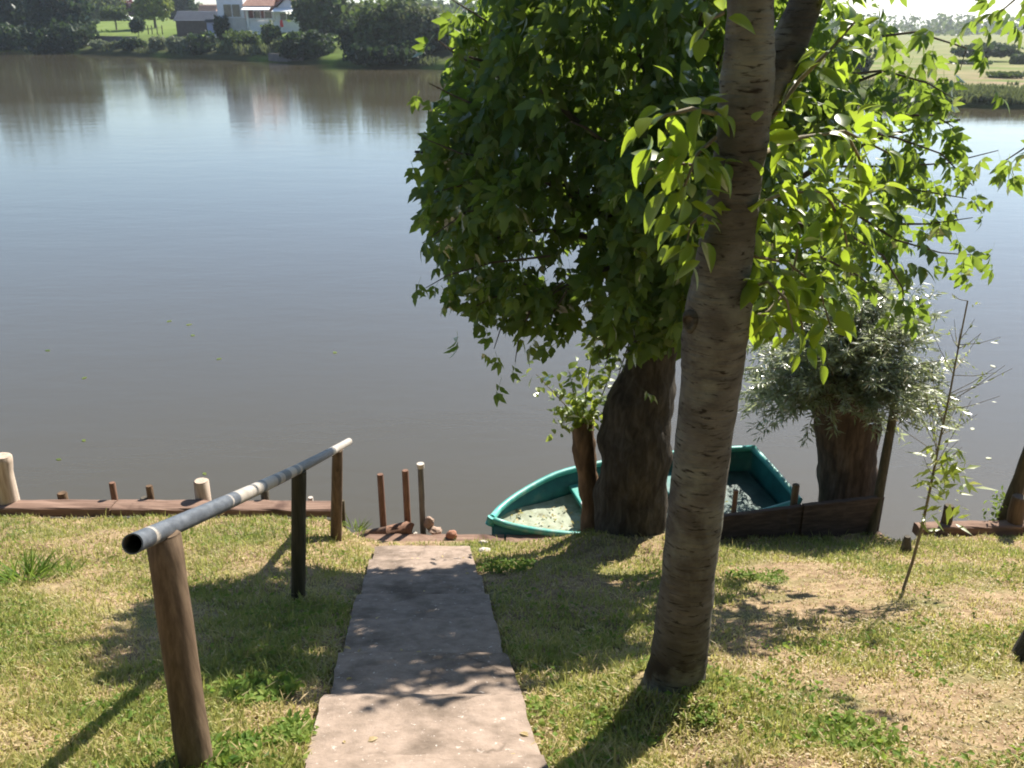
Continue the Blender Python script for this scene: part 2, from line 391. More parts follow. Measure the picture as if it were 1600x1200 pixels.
for nm, a, b_, t in (('dark', (0.014,0.032,0.016), (0.04,0.07,0.028), (0.06,0.10,0.02)),
                     ('mid', (0.035,0.06,0.02), (0.085,0.125,0.04), (0.14,0.20,0.04)),
                     ('yellow', (0.10,0.145,0.028), (0.19,0.225,0.05), (0.28,0.32,0.05)),
                     ('pale', (0.10,0.125,0.07), (0.24,0.27,0.17), (0.22,0.26,0.12)),
                     ('maroon', (0.06,0.025,0.03), (0.13,0.05,0.055), (0.2,0.05,0.06)),
                     ('olive', (0.055,0.075,0.035), (0.13,0.155,0.075), (0.17,0.20,0.06))):
    M['far_' + nm] = leaf_mat("far_foliage_" + nm, [(0.0, a), (1.0, b_)], t, 0.35, 0.03, 0.6)

# ------------------------------------------------------------------ leaf templates and foliage
def tmpl_ovate(n=5, W=0.55, fold=0.18, curl=0.25, peak=0.42):
    """leaf of length 1 along +Y, base at the origin"""
    V = []; F = []
    for i in range(n + 1):
        t = i / n
        wd = W / 2 * (math.sin(math.pi * t ** (math.log(0.5) / math.log(peak)))) ** 0.85 if 0 < i < n else 0.0
        zc = -curl * t * t
        V += [(0, t, zc), (-wd, t, zc + fold * wd), (wd, t, zc + fold * wd)]
    for i in range(n):
        a, b = 3 * i, 3 * (i + 1)
        if i == 0: F += [(a, b, b + 1), (a, b + 2, b)]
        elif i == n - 1: F += [(a, b, a + 1), (a, a + 2, b)]
        else: F += [(a, b, b + 1, a + 1), (a, a + 2, b + 2, b)]
    return np.array(V), F

def tmpl_compound(seed):
    """pinnate leaf of five toothed leaflets, length about 1, hanging along +Y"""
    r = random.Random(seed)
    V = []; F = []
    def leaflet(base, ang, L, droop):
        prof = [(0, 0.0), (0.22, 0.20), (0.42, 0.27), (0.55, 0.17), (0.68, 0.18), (1.0, 0.0)]
        o = len(V); M3 = Matrix.Rotation(ang, 3, 'Z') @ Matrix.Rotation(-droop, 3, 'X')
        roll = Matrix.Rotation(r.uniform(-0.4, 0.4), 3, 'Y')
        for t, wd in prof:
            wl = wd * r.uniform(0.85, 1.15); wr = wd * r.uniform(0.85, 1.15)
            for x in (0, -wl, wl if False else wr):
                p = Vector((x * L, t * L, -0.28 * t * t * L + 0.22 * abs(x) * L))
                V.append(tuple(Vector(base) + M3 @ (roll @ p)))
        n = len(prof) - 1
        for i in range(n):
            a, b = o + 3 * i, o + 3 * (i + 1)
            if i == 0: F.extend([(a, b, b + 1), (a, b + 2, b)])
            elif i == n - 1: F.extend([(a, b, a + 1), (a, a + 2, b)])
            else: F.extend([(a, b, b + 1, a + 1), (a, a + 2, b + 2, b)])
    # stalk
    o = len(V)
    V.extend([(-0.008, 0, 0), (0.008, 0, 0), (0.006, 0.55, -0.03), (-0.006, 0.55, -0.03)]); F.append((o, o + 1, o + 2, o + 3))
    leaflet((0, 0.5, -0.03), r.uniform(-0.15, 0.15), r.uniform(0.46, 0.54), r.uniform(0.05, 0.35))
    for y, L in ((0.28, 0.40), (0.48, 0.43)):
        for s in (-1, 1):
            if r.random() < 0.08: continue
            leaflet((0, y, -0.02), s * r.uniform(0.75, 1.15), L * r.uniform(0.85, 1.1), r.uniform(0.1, 0.6))
    return np.array(V), F

def frames(d, n):
    """rotation matrices with +Y along d and +Z near n; d, n: (N,3)"""
    y = d / np.linalg.norm(d, axis=1, keepdims=True)
    x = np.cross(y, n); x /= np.maximum(np.linalg.norm(x, axis=1, keepdims=True), 1e-6)
    z = np.cross(x, y)
    return np.stack([x, y, z], axis=2)

def bake(name, tmpls, loc, Rm, sc, tint, mat, parent=None, base=None, smooth=False):
    b = BASE[parent.name] if parent is not None else (Vector(base) if base is not None else Vector((0,0,0)))
    loc = np.asarray(loc) - np.array(b)
    Vs = []; Ls = []; Ts = []; tn = []; off = 0
    k = len(tmpls); idx = np.arange(len(loc)) % k
    for q, (V, F) in enumerate(tmpls):
        sel = idx == q; N = int(sel.sum())
        if not N: continue
        VV = np.einsum('nij,vj->nvi', Rm[sel], V) * np.asarray(sc)[sel][:, None, None] + loc[sel][:, None, :]
        fl = np.array([i for f in F for i in f]); ft = np.array([len(f) for f in F])
        Vs.append(VV.reshape(-1, 3))
        Ls.append((fl[None, :] + (np.arange(N) * len(V))[:, None] + off).ravel())
        Ts.append(np.tile(ft, N)); tn.append(np.repeat(np.asarray(tint)[sel], len(V)))
        off += N * len(V)
    me = np_mesh(name, np.concatenate(Vs), np.concatenate(Ls), np.concatenate(Ts), mat, smooth, np.concatenate(tn))
    return link(name, me, parent, base)

def tmpl_mesh(name, V, F, mat):
    return np_mesh(name, V, [i for f in F for i in f], [len(f) for f in F], mat, True)

def leaf_objects(meshes, locs, Rm, sc, parent, name="leaf"):
    b = np.array(BASE[parent.name])
    for i in range(len(locs)):
        o = bpy.data.objects.new(name, meshes[i % len(meshes)])
        C.objects.link(o); o.parent = parent
        m4 = np.eye(4); m4[:3, :3] = Rm[i] * sc[i]; m4[:3, 3] = np.array(locs[i]) - b
        o.matrix_local = Matrix(m4.tolist())

def rand_dirs(n):
    d = rng.normal(size=(n, 3)); return d / np.linalg.norm(d, axis=1, keepdims=True)

QUAD = (np.array([(-0.5, -0.42, 0.0), (0.35, -0.5, 0.08), (0.5, 0.4, -0.05), (-0.3, 0.5, 0.1)]), [(0, 1, 2, 3)])
QUAD2 = (np.array([(-0.5, -0.2, 0.0), (0.0, -0.5, 0.1), (0.55, 0.1, 0.0), (0.1, 0.5, 0.1), (-0.4, 0.35, -0.05)]), [(0, 1, 2, 3, 4)])

# ------------------------------------------------------------------ near ground, river, far land
def path_x(y): return -0.33 - 0.113 * (y - 2.58)

EDGE = [(-60, 7.72), (-1.72, 7.72), (-1.58, 7.66), (0.35, 7.66), (0.5, 7.62), (1.9, 7.62), (2.0, 7.74), (3.78, 8.04), (3.80, 7.98), (3.92, 7.60), (4.02, 7.62), (4.2, 7.93), (60, 8.0)]
def edge_y(x):
    for (x0, y0), (x1, y1) in zip(EDGE, EDGE[1:]):
        if x0 <= x <= x1: return y0 + (y1 - y0) * (x - x0) / (x1 - x0)
    return 7.9

def zg0(x, y):
    z = 3.7 - 0.43 * y
    left = ss(-1.35, -1.95, x) if False else 1 - ss(-1.95, -1.35, x)
    z += left * ss(5.2, 7.7, y) * 0.26
    if y < 2.2: z = 3.7 - 0.43 * 2.2 - 0.43 * (y - 2.2) * (1 - 0.75 * ss(0.6, -4, y) if y < 0.6 else 1)
    if y < -4: z = min(z, 5.0 + 0.02 * (-4 - y))
    d = math.hypot(x - 1.17, y - 7.4)
    z += 0.16 * (1 - ss(0.25, 0.95, d))
    d = math.hypot(x - 0.76, y - 3.25)
    z += 0.10 * (1 - ss(0.12, 0.5, d))
    return z

def zg(x, y):
    z = zg0(x, y)
    k = ss(0.42, 0.75, abs(x - path_x(y)))
    z += (0.045 * nz(x * 1.3, y * 1.3, 3) + 0.028 * nz(x * 4, y * 4, 7) + 0.012 * nz(x * 11, y * 11, 1)) * (0.15 + 0.85 * k)
    if y < 7.4: z -= 0.045 * (1 - ss(0.40, 0.52, abs(x - path_x(y))))
    return z

def build_ground():
    xs = list(np.concatenate([np.linspace(-60, -9, 18), np.linspace(-8.6, -6.2, 13), np.linspace(-6, -1.75, 86), np.linspace(-1.7, 0.6, 60), np.linspace(0.65, 3.75, 64), np.linspace(3.78, 4.25, 16), np.linspace(4.3, 6.5, 40), np.linspace(7, 60, 20)]))
    ts = list(np.concatenate([np.linspace(0, 0.55, 8), np.linspace(0.6, 0.745, 12), np.linspace(0.75, 1.0, 130)]))
    V = []; F = []
    nx, ny = len(xs), len(ts) + 2
    for x in xs:
        ye = edge_y(x)
        for t in ts:
            y = -26 + (ye + 26) * t
            V.append((x, y, zg(x, y)))
        V.append((x, ye + 0.004, zg(x, ye) - 0.25)); V.append((x, ye + 0.01, -1.2))
    for i in range(nx - 1):
        for j in range(ny - 1):
            F.append((i*ny+j, (i+1)*ny+j, (i+1)*ny+j+1, i*ny+j+1))
    me = np_mesh("ground", V, [i for f in F for i in f], [4] * len(F), M['ground'], True)
    return tag(link("ground", me), "sloping grassy river bank down to the water", None, None, "structure")
ground = build_ground()

def shore_y(x):
    pts = [(-1500, 1500), (-400, 480), (-114, 210), (-49, 157), (-23, 131), (-9, 119), (14, 88), (27, 65), (34, 62), (60, 56), (130, 50), (400, 45), (1500, 40)]
    for (x0, y0), (x1, y1) in zip(pts, pts[1:]):
        if x0 <= x <= x1: return y0 + (y1 - y0) * (x - x0) / (x1 - x0)
    return pts[-1][1]

def zfar(x, s):
    prof = [(0, 0.25), (1.2, 0.9), (6, 1.7), (16, 3.6), (30, 4.6), (60, 6.2), (150, 8.5), (500, 12), (3000, 12)]
    low = [(0, 0.15), (1.2, 0.45), (6, 0.75), (30, 0.85), (80, 0.8), (500, 1.2), (3000, 1.5)]
    def ev(pr):
        for (a, za), (b, zb) in zip(pr, pr[1:]):
            if a <= s <= b: return za + (zb - za) * (s - a) / (b - a)
        return pr[0][1] if s < 0 else pr[-1][1]
    k = ss(-12, 16, x)
    return ev(prof) * (1 - k) + ev(low) * k

def build_far():
    xs = sorted(set(list(np.linspace(-1500, -160, 14)) + list(np.linspace(-150, 70, 90)) + list(np.linspace(80, 1500, 16))))
    srow = [0, 0.02, 1.2, 3, 6, 10, 16, 22, 30, 45, 60, 100, 150, 300, 500, 1200, 3000]
    V = []; F = []; TN = []
    for x in xs:
        y0 = shore_y(x) + 0.8 * nz(x * 0.15, 3.1) if abs(x) < 200 else shore_y(x)
        for k, s in enumerate(srow):
            z = -1.0 if k == 0 else zfar(x, s) + (0.15 * nz(x * 0.2, s * 0.2, 5) if 0.5 < s < 100 else 0)
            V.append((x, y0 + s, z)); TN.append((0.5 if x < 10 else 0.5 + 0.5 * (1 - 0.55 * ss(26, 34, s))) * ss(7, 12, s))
    n = len(srow)
    for i in range(len(xs) - 1):
        for j in range(n - 1):
            F.append((i*n+j, (i+1)*n+j, (i+1)*n+j+1, i*n+j+1))
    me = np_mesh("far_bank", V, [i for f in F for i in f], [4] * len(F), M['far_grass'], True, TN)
    tag(link("far_bank", me), "green far bank rising from the river", None, None, "structure")
build_far()

def build_water():
    V = [(-1500, 4, 0), (1500, 4, 0), (1500, 1600, 0), (-1500, 1600, 0)]
    me = np_mesh("river", V, [0, 1, 2, 3], [4], M['water'])
    tag(link("river", me), "calm brown river reflecting the sky", None, None, "structure")
build_water()

# ------------------------------------------------------------------ thin haze, also standing in for lens glare
def build_haze():
    m, nt, out = new_mat("haze_and_glare")
    v = nt.nodes.new("ShaderNodeVolumePrincipled")
    v.inputs["Color"].default_value = (0.86, 0.93, 1.0, 1)
    v.inputs["Density"].default_value = 0.0003
    v.inputs["Anisotropy"].default_value = 0.7
    nt.links.new(v.outputs[0], out.inputs["Volume"])
    mb = MB(); mb.box((-1600, -60, -2.2), (1600, 4700, 42))
    o = mb.build("haze", m)
    tag(o, "thin haze over the river, also standing in for lens glare", None, None, "stuff")
build_haze()

# ------------------------------------------------------------------ concrete path of stepped slabs
def build_path():
    root = thing("path", (path_x(4), 4, zg0(path_x(4), 4)), None, None)
    root["kind"] = "structure"; root["label"] = "stepped concrete path leading down to the river"
    ed = [0.65, 1.3, 1.95, 2.6, 3.24, 3.87, 4.55, 5.2, 5.86, 6.5, 7.13]
    for i, (a, b) in enumerate(zip(ed, ed[1:])):
        m = MB(); nx, ny = 15, 11
        za = zg0(path_x(a), a) + 0.005; zb = zg0(path_x(b), b) + 0.065
        hw = 0.45 + 0.008 * math.sin(i * 2.3)
        if i == 9: hw = 0.44
        sh = 0.006 * math.sin(i * 3.7)
        vs = []; fs = []
        for iy in range(ny):
            t = iy / (ny - 1); y = a + (b - a) * t
            for ix in range(nx):
                u = ix / (nx - 1) * 2 - 1
                jx = (0.016 * nz(y * 2.2, 3.1, u * 2) + 0.010 * nz(y * 13, i * 3.1, u)) * (abs(u) ** 3)
                yy = y + (-0.010 if iy == ny - 1 else 0) + (0.012 * nz(u * 4.4, i * 1.7, 9) if iy == ny - 1 else 0) + (0.004 if iy == 0 else 0)
                z = za + (zb - za) * t + 0.004 * nz(u * 2, y * 3, i) + 0.003 * nz(u * 9, y * 12, i)
                z -= 0.006 * max(0, abs(u) - 0.86) / 0.14 + (0.006 if iy == ny - 1 else 0)
                vs.append((path_x(y) + sh + u * hw + jx, yy, z))
        for iy in range(ny - 1):
            for ix in range(nx - 1):
                q = iy * nx + ix; fs.append((q, q + 1, q + nx + 1, q + nx))
        # sides
        top = len(vs)
        border = [ix for ix in range(nx)] + [iy * nx + nx - 1 for iy in range(1, ny)] + [(ny - 1) * nx + ix for ix in range(nx - 2, -1, -1)] + [iy * nx for iy in range(ny - 2, 0, -1)]
        for q in border: vs.append((vs[q][0], vs[q][1], vs[q][2] - 0.22))
        nb = len(border)
        for k in range(nb):
            k2 = (k + 1) % nb; fs.append((border[k2], border[k], top + k, top + k2))
        m.add(vs, fs)
        m.build("slab", M['concrete'], root, smooth=False)
build_path()

# ------------------------------------------------------------------ timber edging of the bank
def beam_mesh(m, A, B, wd, th, seg=14, rough=0.008, seed=0):
    """timber from A to B (top centre line), wd wide, th thick, with worn uneven edges"""
    A = Vector(A); B = Vector(B); d = (B - A); L = d.length; d.normalize()
    sd_ = d.cross(Vector((0, 0, 1))).normalized(); up = sd_.cross(d).normalized()
    vs = []; fs = []
    prof = [(-wd/2, -th), (-wd/2, -th*0.12), (-wd/2 + 0.015, 0), (0, 0.004), (wd/2 - 0.015, 0), (wd/2, -th*0.12), (wd/2, -th)]
    n = len(prof)
    for i in range(seg + 1):
        p = A + d * (L * i / seg)
        for j, (u, v) in enumerate(prof):
            e = rough * nz(i * 0.9 + seed, j * 1.7, seed) * 2
            vs.append(p + sd_ * (u + e) + up * (v + rough * nz(i * 1.1, j * 0.8, seed + 5) * 1.6))
    for i in range(seg):
        for j in range(n):
            j2 = (j + 1) % n; fs.append((i*n+j, i*n+j2, (i+1)*n+j2, (i+1)*n+j))
    fs.append(tuple(reversed(range(n)))); fs.append(tuple(seg*n + j for j in range(n)))
    m.add(vs, fs)

def beam_thing(name, A, B, wd, th, mat, label, cat, seed, seg=14, rough=0.008, group=None):
    m = MB(); beam_mesh(m, A, B, wd, th, seg, rough, seed)
    o = m.build(name, mat, base=((Vector(A) + Vector(B)) / 2 - Vector((0, 0, th))))
    return tag(o, label, cat, group)

beam_thing("bank_beam", (-9.5, 7.83, 0.74), (-4.02, 7.83, 0.735), 0.19, 0.10, M['beam'], "long reddish timber edging the grass at far left of the bank", "timber beam", 1, 22)
beam_thing("bank_beam", (-4.0, 7.83, 0.735), (-1.72, 7.83, 0.72), 0.20, 0.085, M['beam'], "short reddish timber edging raised over a dark gap behind the handrail", "timber beam", 2, 14)
beam_thing("landing_beam", (-1.62, 7.80, 0.335), (-0.08, 7.80, 0.325), 0.24, 0.14, M['beam'], "brown timber across the foot of the concrete path", "timber beam", 3)
beam_thing("landing_beam", (-0.06, 7.80, 0.33), (0.98, 7.79, 0.36), 0.22, 0.13, M['beam'], "brown timber between the path foot and the large trunk", "timber beam", 4)
beam_thing("notch_beam", (3.80, 8.06, 0.30), (3.95, 7.50, 0.28), 0.09, 0.10, M['beam'], "short diagonal timber at the end of the board wall", "timber beam", 5, 8)
beam_thing("bank_beam", (4.22, 8.02, 0.375), (5.45, 8.06, 0.38), 0.14, 0.12, M['beam'], "pale timber edging the bank behind the slender sapling", "timber beam", 6)

# retaining boards right of the pollard
bw = thing("board_wall", (2.9, 7.8, 0.3), "low retaining wall of two dark boards beside the green boat", "retaining wall")
def board(A, B, th, ht, seed):
    A = Vector(A); B = Vector(B); d = B - A; L = d.length; d.normalize(); s = Vector((d.y, -d.x, 0))
    m = MB(); vs = []; fs = []; seg = 18
    for i in range(seg + 1):
        p = A + d * L * i / seg
        zt = 0.012 * nz(i * 0.6, seed) ; zb = 0.03 * nz(i * 0.5, seed + 4)
        e = 0.006 * nz(i * 0.7, seed + 8)
        for u, v in ((0, -ht + zb), (th, -ht + zb), (th, zt - 0.006), (th - 0.008, zt), (0.008, zt + 0.003), (0, zt - 0.006)):
            vs.append(p + s * (u + e) + Vector((0, 0, v)))
    n = 6
    for i in range(seg):
        for j in range(n):
            j2 = (j + 1) % n; fs.append((i*n+j, (i+1)*n+j, (i+1)*n+j2, i*n+j2))
    fs.append(tuple(range(n))); fs.append(tuple(seg*n + j for j in reversed(range(n))))
    m.add(vs, fs)
    return m
board((1.95, 7.72, 0.66), (2.93, 7.89, 0.70), 0.055, 0.36, 1).build("board", M['board'], bw)
board((2.94, 7.875, 0.715), (3.80, 8.02, 0.735), 0.055, 0.40, 2).build("board", M['board'], bw)

def stake(name, pts, r, mat, label, cat="stake", n=10, group=None, rough=0.06, base_i=0, flat=None):
    m = MB(); k = len(pts)
    rr = r if hasattr(r, '__len__') else [r * 1.03] + [r] * (k - 2) + [r * 0.94]
    # resample for a slightly irregular shaft
    Q = []; RR = []
    for i in range(k - 1):
        for t in (0, 0.25, 0.5, 0.75):
            Q.append(Vector(pts[i]).lerp(Vector(pts[i+1]), t)); RR.append(rr[i] + (rr[i+1] - rr[i]) * t)
    end = Vector(pts[-1]); d = (end - Vector(pts[-2])).normalized()
    Q.append(end - d * min(0.008, r[-1] * 0.3 if hasattr(r, '__len__') else r * 0.3)); RR.append(rr[-1])
    Q.append(end); RR.append(rr[-1] * 0.86)
    m.tube(Q, RR, n, True, rough, 9.0, seed=pts[0][0])
    o = m.build(name, mat, base=pts[base_i], smooth=True)
    return tag(o, label, cat, group)

# pegs behind the board wall
def up(p, dz): return Vector(p) + Vector((0, 0, dz))
a = P(1146, 800, 7.86); stake("peg", [(a.x, a.y, -0.3), P(1150, 766, 7.86)], 0.028, M['rust'], "thin brown peg in front of the boat behind the boards", "peg")
a = P(1240, 800, 7.98); stake("peg", [(a.x, a.y, -0.3), P(1244, 757, 7.98)], 0.04, M['post_wood'], "orange brown peg at the joint of the two boards", "peg")
a = P(1330, 880, 8.0); stake("leaning_pole", [Vector((3.70, 7.92, 0.2)), P(1372, 780, 8.0), P(1397, 640, 8.25)], [0.055, 0.05, 0.042], M['post_dark'], "dark pole leaning right beside the willow trunk", "pole")

# stumps along the left edge
def edge_stake(px, ptop, pbot, r, mat, label, lean=0, Y=8.0, name="mooring_stump", cat="stump", rough=0.08, n=12):
    b = P(px, pbot, Y); t = P(px + lean, ptop, Y)
    return stake(name, [(b.x, b.y, -0.4), t], r, mat, label, cat, n, rough=rough)
o = stake("corner_post", [(P(8, 785, 7.9).x + 0.02, 7.9, -0.3), P(6, 745, 7.9), P(3, 712, 7.9)], [0.12, 0.10, 0.085], M['pale_wood'], "thick pale split post at the left end of the bank", "post", 10, rough=0.14)
edge_stake(97, 770, 785, 0.052, M['stump'], "low worn stump nearest the pale corner post")
edge_stake(175, 754, 785, 0.034, M['rust'], "thin reddish stake leaning slightly left of the small stump", lean=0, name="mooring_stake", cat="stake")
edge_stake(233, 759, 785, 0.036, M['stump'], "small brown stump with a yellow leaf at its foot")
edge_stake(226, 777, 785, 0.045, M['dark_branch'], "flat dark chunk of wood left of the small stump", name="wood_chunk", cat="wood chunk")
edge_stake(314, 751, 785, 0.082, M['pale_wood'], "thick stump with a pale cut top beyond the handrail")
edge_stake(413, 763, 785, 0.045, M['dark_branch'], "dark stump seen just under the handrail")
edge_stake(485, 777, 790, 0.03, M['pale_stone'], "tiny pale stub on the raised edging timber", name="stub", cat="stub")
b = P(534, 830, 7.86); stake("corner_stake", [(b.x, b.y, -0.3), P(534, 782, 7.86)], 0.032, M['post_dark'], "dark stake at the corner of the landing behind the handrail's last post", "stake")

# three upright poles in the water
for px, py, r, mat, lab in ((594, 741, 0.036, 'rust', "shortest brown pole standing in the water by the landing"),
                            (633, 735, 0.037, 'rust', "middle brown pole standing in the water by the landing"),
                            (657, 726, 0.034, 'steel_pole', "tall grey pole with a pale top by the landing")):
    t = P(px, py, 8.12)
    o = stake("mooring_pole", [(t.x + 0.0, t.y, -0.6), t], r, M[mat], lab, "pole", 12, group="poles beyond the landing", rough=0.03)
    if mat == 'steel_pole':
        m = MB(); m.tube([t - Vector((0, 0, 0.035)), t + Vector((0, 0, 0.012))], 0.039, 12)
        BASE[o.name] = Vector((t.x, t.y, -0.6))
        m.build("pole_cap", M['pale_stone'], o)

# driftwood and stones behind the landing timber
def log(pts, r, mat, label, cat="log", name="driftwood_log"):
    m = MB(); m.tube(pts, r, 12, True, 0.18, 6, seed=pts[0][0])
    return tag(m.build(name, mat, base=Vector(pts[0]) * 0.5 + Vector(pts[-1]) * 0.5, smooth=True), label, cat)
log([P(548, 838, 8.0), P(590, 832, 8.02), P(612, 828, 8.03)], [0.035, 0.05, 0.045], M['beam'], "pale driftwood log lying left of the middle pole")
log([P(606, 832, 8.0), P(640, 826, 8.0), P(640, 820, 8.04), ], [0.07, 0.085, 0.05], M['rust'], "thick brown log end at the foot of the middle pole")
def rock(name, c, r, mat, label, cat="stone", seed=1.0):
    m = MB(); vs = []; fs = []; nu, nv = 10, 7
    for j in range(nv + 1):
        ph = math.pi * j / nv
        for i in range(nu):
            th = 2 * math.pi * i / nu
            q = Vector((math.sin(ph) * math.cos(th), math.sin(ph) * math.sin(th), math.cos(ph)))
            k = 1 + 0.35 * mnoise.noise(q * 1.6 + Vector((seed, seed * 2, 0)))
            vs.append(Vector(c) + Vector((q.x * r[0], q.y * r[1], q.z * r[2])) * k)
    for j in range(nv):
        for i in range(nu):
            i2 = (i + 1) % nu; fs.append((j*nu+i, (j+1)*nu+i, (j+1)*nu+i2, j*nu+i2))
    m.add(vs, fs)
    return tag(m.build(name, mat, base=Vector(c) - Vector((0, 0, r[2] * 0.8)), smooth=False), label, cat)
rock("stone", P(671, 817, 8.06), (0.055, 0.06, 0.075), M['stone'], "upright brown stone just right of the grey pole", seed=1)
rock("stone", P(680, 829, 8.0), (0.075, 0.06, 0.035), M['stone'], "flat pinkish stone below the upright one", seed=2)
rock("stone", P(706, 836, 7.85), (0.06, 0.05, 0.05), M['brick'], "round orange stone sitting on the landing timber", seed=3)
rock("stone", P(648, 834, 7.96), (0.03, 0.03, 0.022), M['pale_stone'], "small pale stone left of the grey pole foot", seed=4)
for i, (px, py, r, mt, lab) in enumerate(((628, 868, (0.13, 0.08, 0.03), 'pale_stone', "widest pale flat stone at the foot of the path"),
        (680, 866, (0.09, 0.06, 0.03), 'pale_stone', "pale flat stone in the middle of the path foot"),
        (716, 860, (0.08, 0.04, 0.03), 'pale_stone', "long pale stone beside the landing timber"),
        (722, 874, (0.10, 0.06, 0.03), 'brick', "flat brick piece right of the path foot"),
        (757, 861, (0.06, 0.05, 0.03), 'pale_stone', "pale stone lying just left of the dark tree shade"),
        (600, 872, (0.05, 0.05, 0.025), 'stone', "small brown stone at the left of the path foot"),
        (716, 887, (0.05, 0.04, 0.03), 'brick', "broken orange brick bit lower right of the path foot"),
        (755, 849, (0.05, 0.035, 0.03), 'pale_stone', "pale chip against the front of the landing timber"))):
    q = P(px, py, 7.3)
    for _ in range(6):
        q = PZ(px, py, zg(q.x, q.y) + 0.01)
    rock("paving_stone", q, r, M[mt], lab, "stone", seed=10 + i)

# ------------------------------------------------------------------ handrail
def ground_hit(px, py):
    z = 1.0
    for _ in range(30):
        q = PZ(px, py, z); z = 0.5 * z + 0.5 * zg(q.x, q.y)
    return PZ(px, py, z)

RA = P(207, 850, 2.47); RB = P(545, 690, 7.78)
hr = thing("handrail", (RA + RB) / 2 - Vector((0, 0, 1)), "weathered metal pipe handrail on three round wooden posts beside the path", "handrail")
RAIL_PT = {}
def rail():
    # wear bands: photo x positions -> distance along the pipe
    bands = [(207, 0), (228, 0), (230, .75), (236, .35), (238, 0), (350, 0), (353, .6), (358, 0), (364, 0), (366, 1), (401, 1), (402.5, 0), (407, 0), (408.5, 1), (424, 1), (425.5, .1), (429, .15), (431, .95), (436, .95), (437.5, 0), (446, 0), (447.5, 1), (454.5, 1), (456, .1), (460, .1), (462, .7), (464.5, .5), (466, 0), (514, 0), (515.5, 1), (545, 1)]
    def tx(px):
        lo, hi = 0.0, 1.0
        for _ in range(40):
            t = (lo + hi) / 2; q = RA.lerp(RB, t)
            zc = q.y * cp + (H - q.z) * sp
            if 800 + FPX * q.x / zc < px: lo = t
            else: hi = t
        return (lo + hi) / 2
    for q_ in (254, 466, 527): RAIL_PT[q_] = RA.lerp(RB, tx(q_)) - Vector((0, 0, 0.025 * math.sin(math.pi * tx(q_))))
    pts = []; tn = []
    for px, b in bands:
        t = tx(px)
        if px == 207: t = 0
        if px == 545: t = 1
        q = RA.lerp(RB, t); sag = -0.025 * math.sin(math.pi * t)
        pts.append(q + Vector((0, 0, sag))); tn.append(b)
    # densify the long plain stretches
    P2 = []; T2 = []
    for i in range(len(pts) - 1):
        L = (pts[i+1] - pts[i]).length; n = max(1, int(L / 0.12))
        for k in range(n):
            P2.append(pts[i].lerp(pts[i+1], k / n)); T2.append(tn[i] + (tn[i+1] - tn[i]) * k / n)
    P2.append(pts[-1]); T2.append(tn[-1])
    m = MB(); r = 0.0345
    m.tube(P2, r, 28, False, 0.012, 14, tints=T2)
    # hollow near end: rim ring and inner wall
    d = (P2[1] - P2[0]).normalized(); n = 28
    inner = [P2[0] + d * (-0.0005), P2[0] + d * 0.5]
    m2 = MB(); m2.tube(inner, r * 0.87, n, False)
    up_ = Vector((0.13, 0.21, 1)).normalized(); a = d.cross(up_).normalized(); b = d.cross(a).normalized()
    vs = []; fs = []
    for j in range(n):
        th = 2 * math.pi * j / n; q = a * math.cos(th) + b * math.sin(th)
        vs += [P2[0] + q * r * 1.0 - d * 0.001, P2[0] + q * r * 0.87 - d * 0.001]
    for j in range(n):
        j2 = (j + 1) % n; fs.append((2*j, 2*j2, 2*j2+1, 2*j+1))
    m.add(vs, fs, 0.0)
    # far cap
    o = len(m.v); d2 = (P2[-1] - P2[-2]).normalized()
    m.add([P2[-1] + (a * math.cos(2*math.pi*j/n) + b * math.sin(2*math.pi*j/n)) * r * 0.98 for j in range(n)], [tuple(range(n))], 1.0)
    ob = m.build("rail", M['rail'], hr, smooth=True, tint=True)
    m2.build("pipe_bore", M['dark_branch'], ob, smooth=True)
rail()
def rail_post(top, bot, r0, r1, mat, label):
    m = MB(); k = 12; pts = []; rad = []
    for i in range(k + 1):
        t = i / k; pts.append(bot.lerp(top, t)); rad.append(r0 + (r1 - r0) * t)
    pts.append(top + (top - bot).normalized() * 0.006); rad.append(r1 * 0.9)
    m.tube(pts, rad, 18, True, 0.05, 5, seed=top.x * 7)
    o = m.build("post", mat, hr, smooth=True); o["label"] = label
    return o
b1 = ground_hit(309, 1212); t1 = RAIL_PT[254] - Vector((0, 0, 0.022))
rail_post(t1, b1 - Vector((0, 0, 0.25)) + Vector((-0.01, 0, 0)), 0.066, 0.060, M['post_wood'], "thick knotty brown post at the near end")
b2 = ground_hit(462, 936); t2 = RAIL_PT[466] - Vector((0, 0, 0.022))
rail_post(t2, b2 - Vector((0, 0, 0.2)), 0.052, 0.049, M['post_dark'], "dark greenish middle post")
b3 = ground_hit(522, 838); t3 = RAIL_PT[527] - Vector((0, 0, 0.022))
rail_post(t3, b3 - Vector((0, 0, 0.2)), 0.056, 0.047, M['post_wood'], "brown far post")

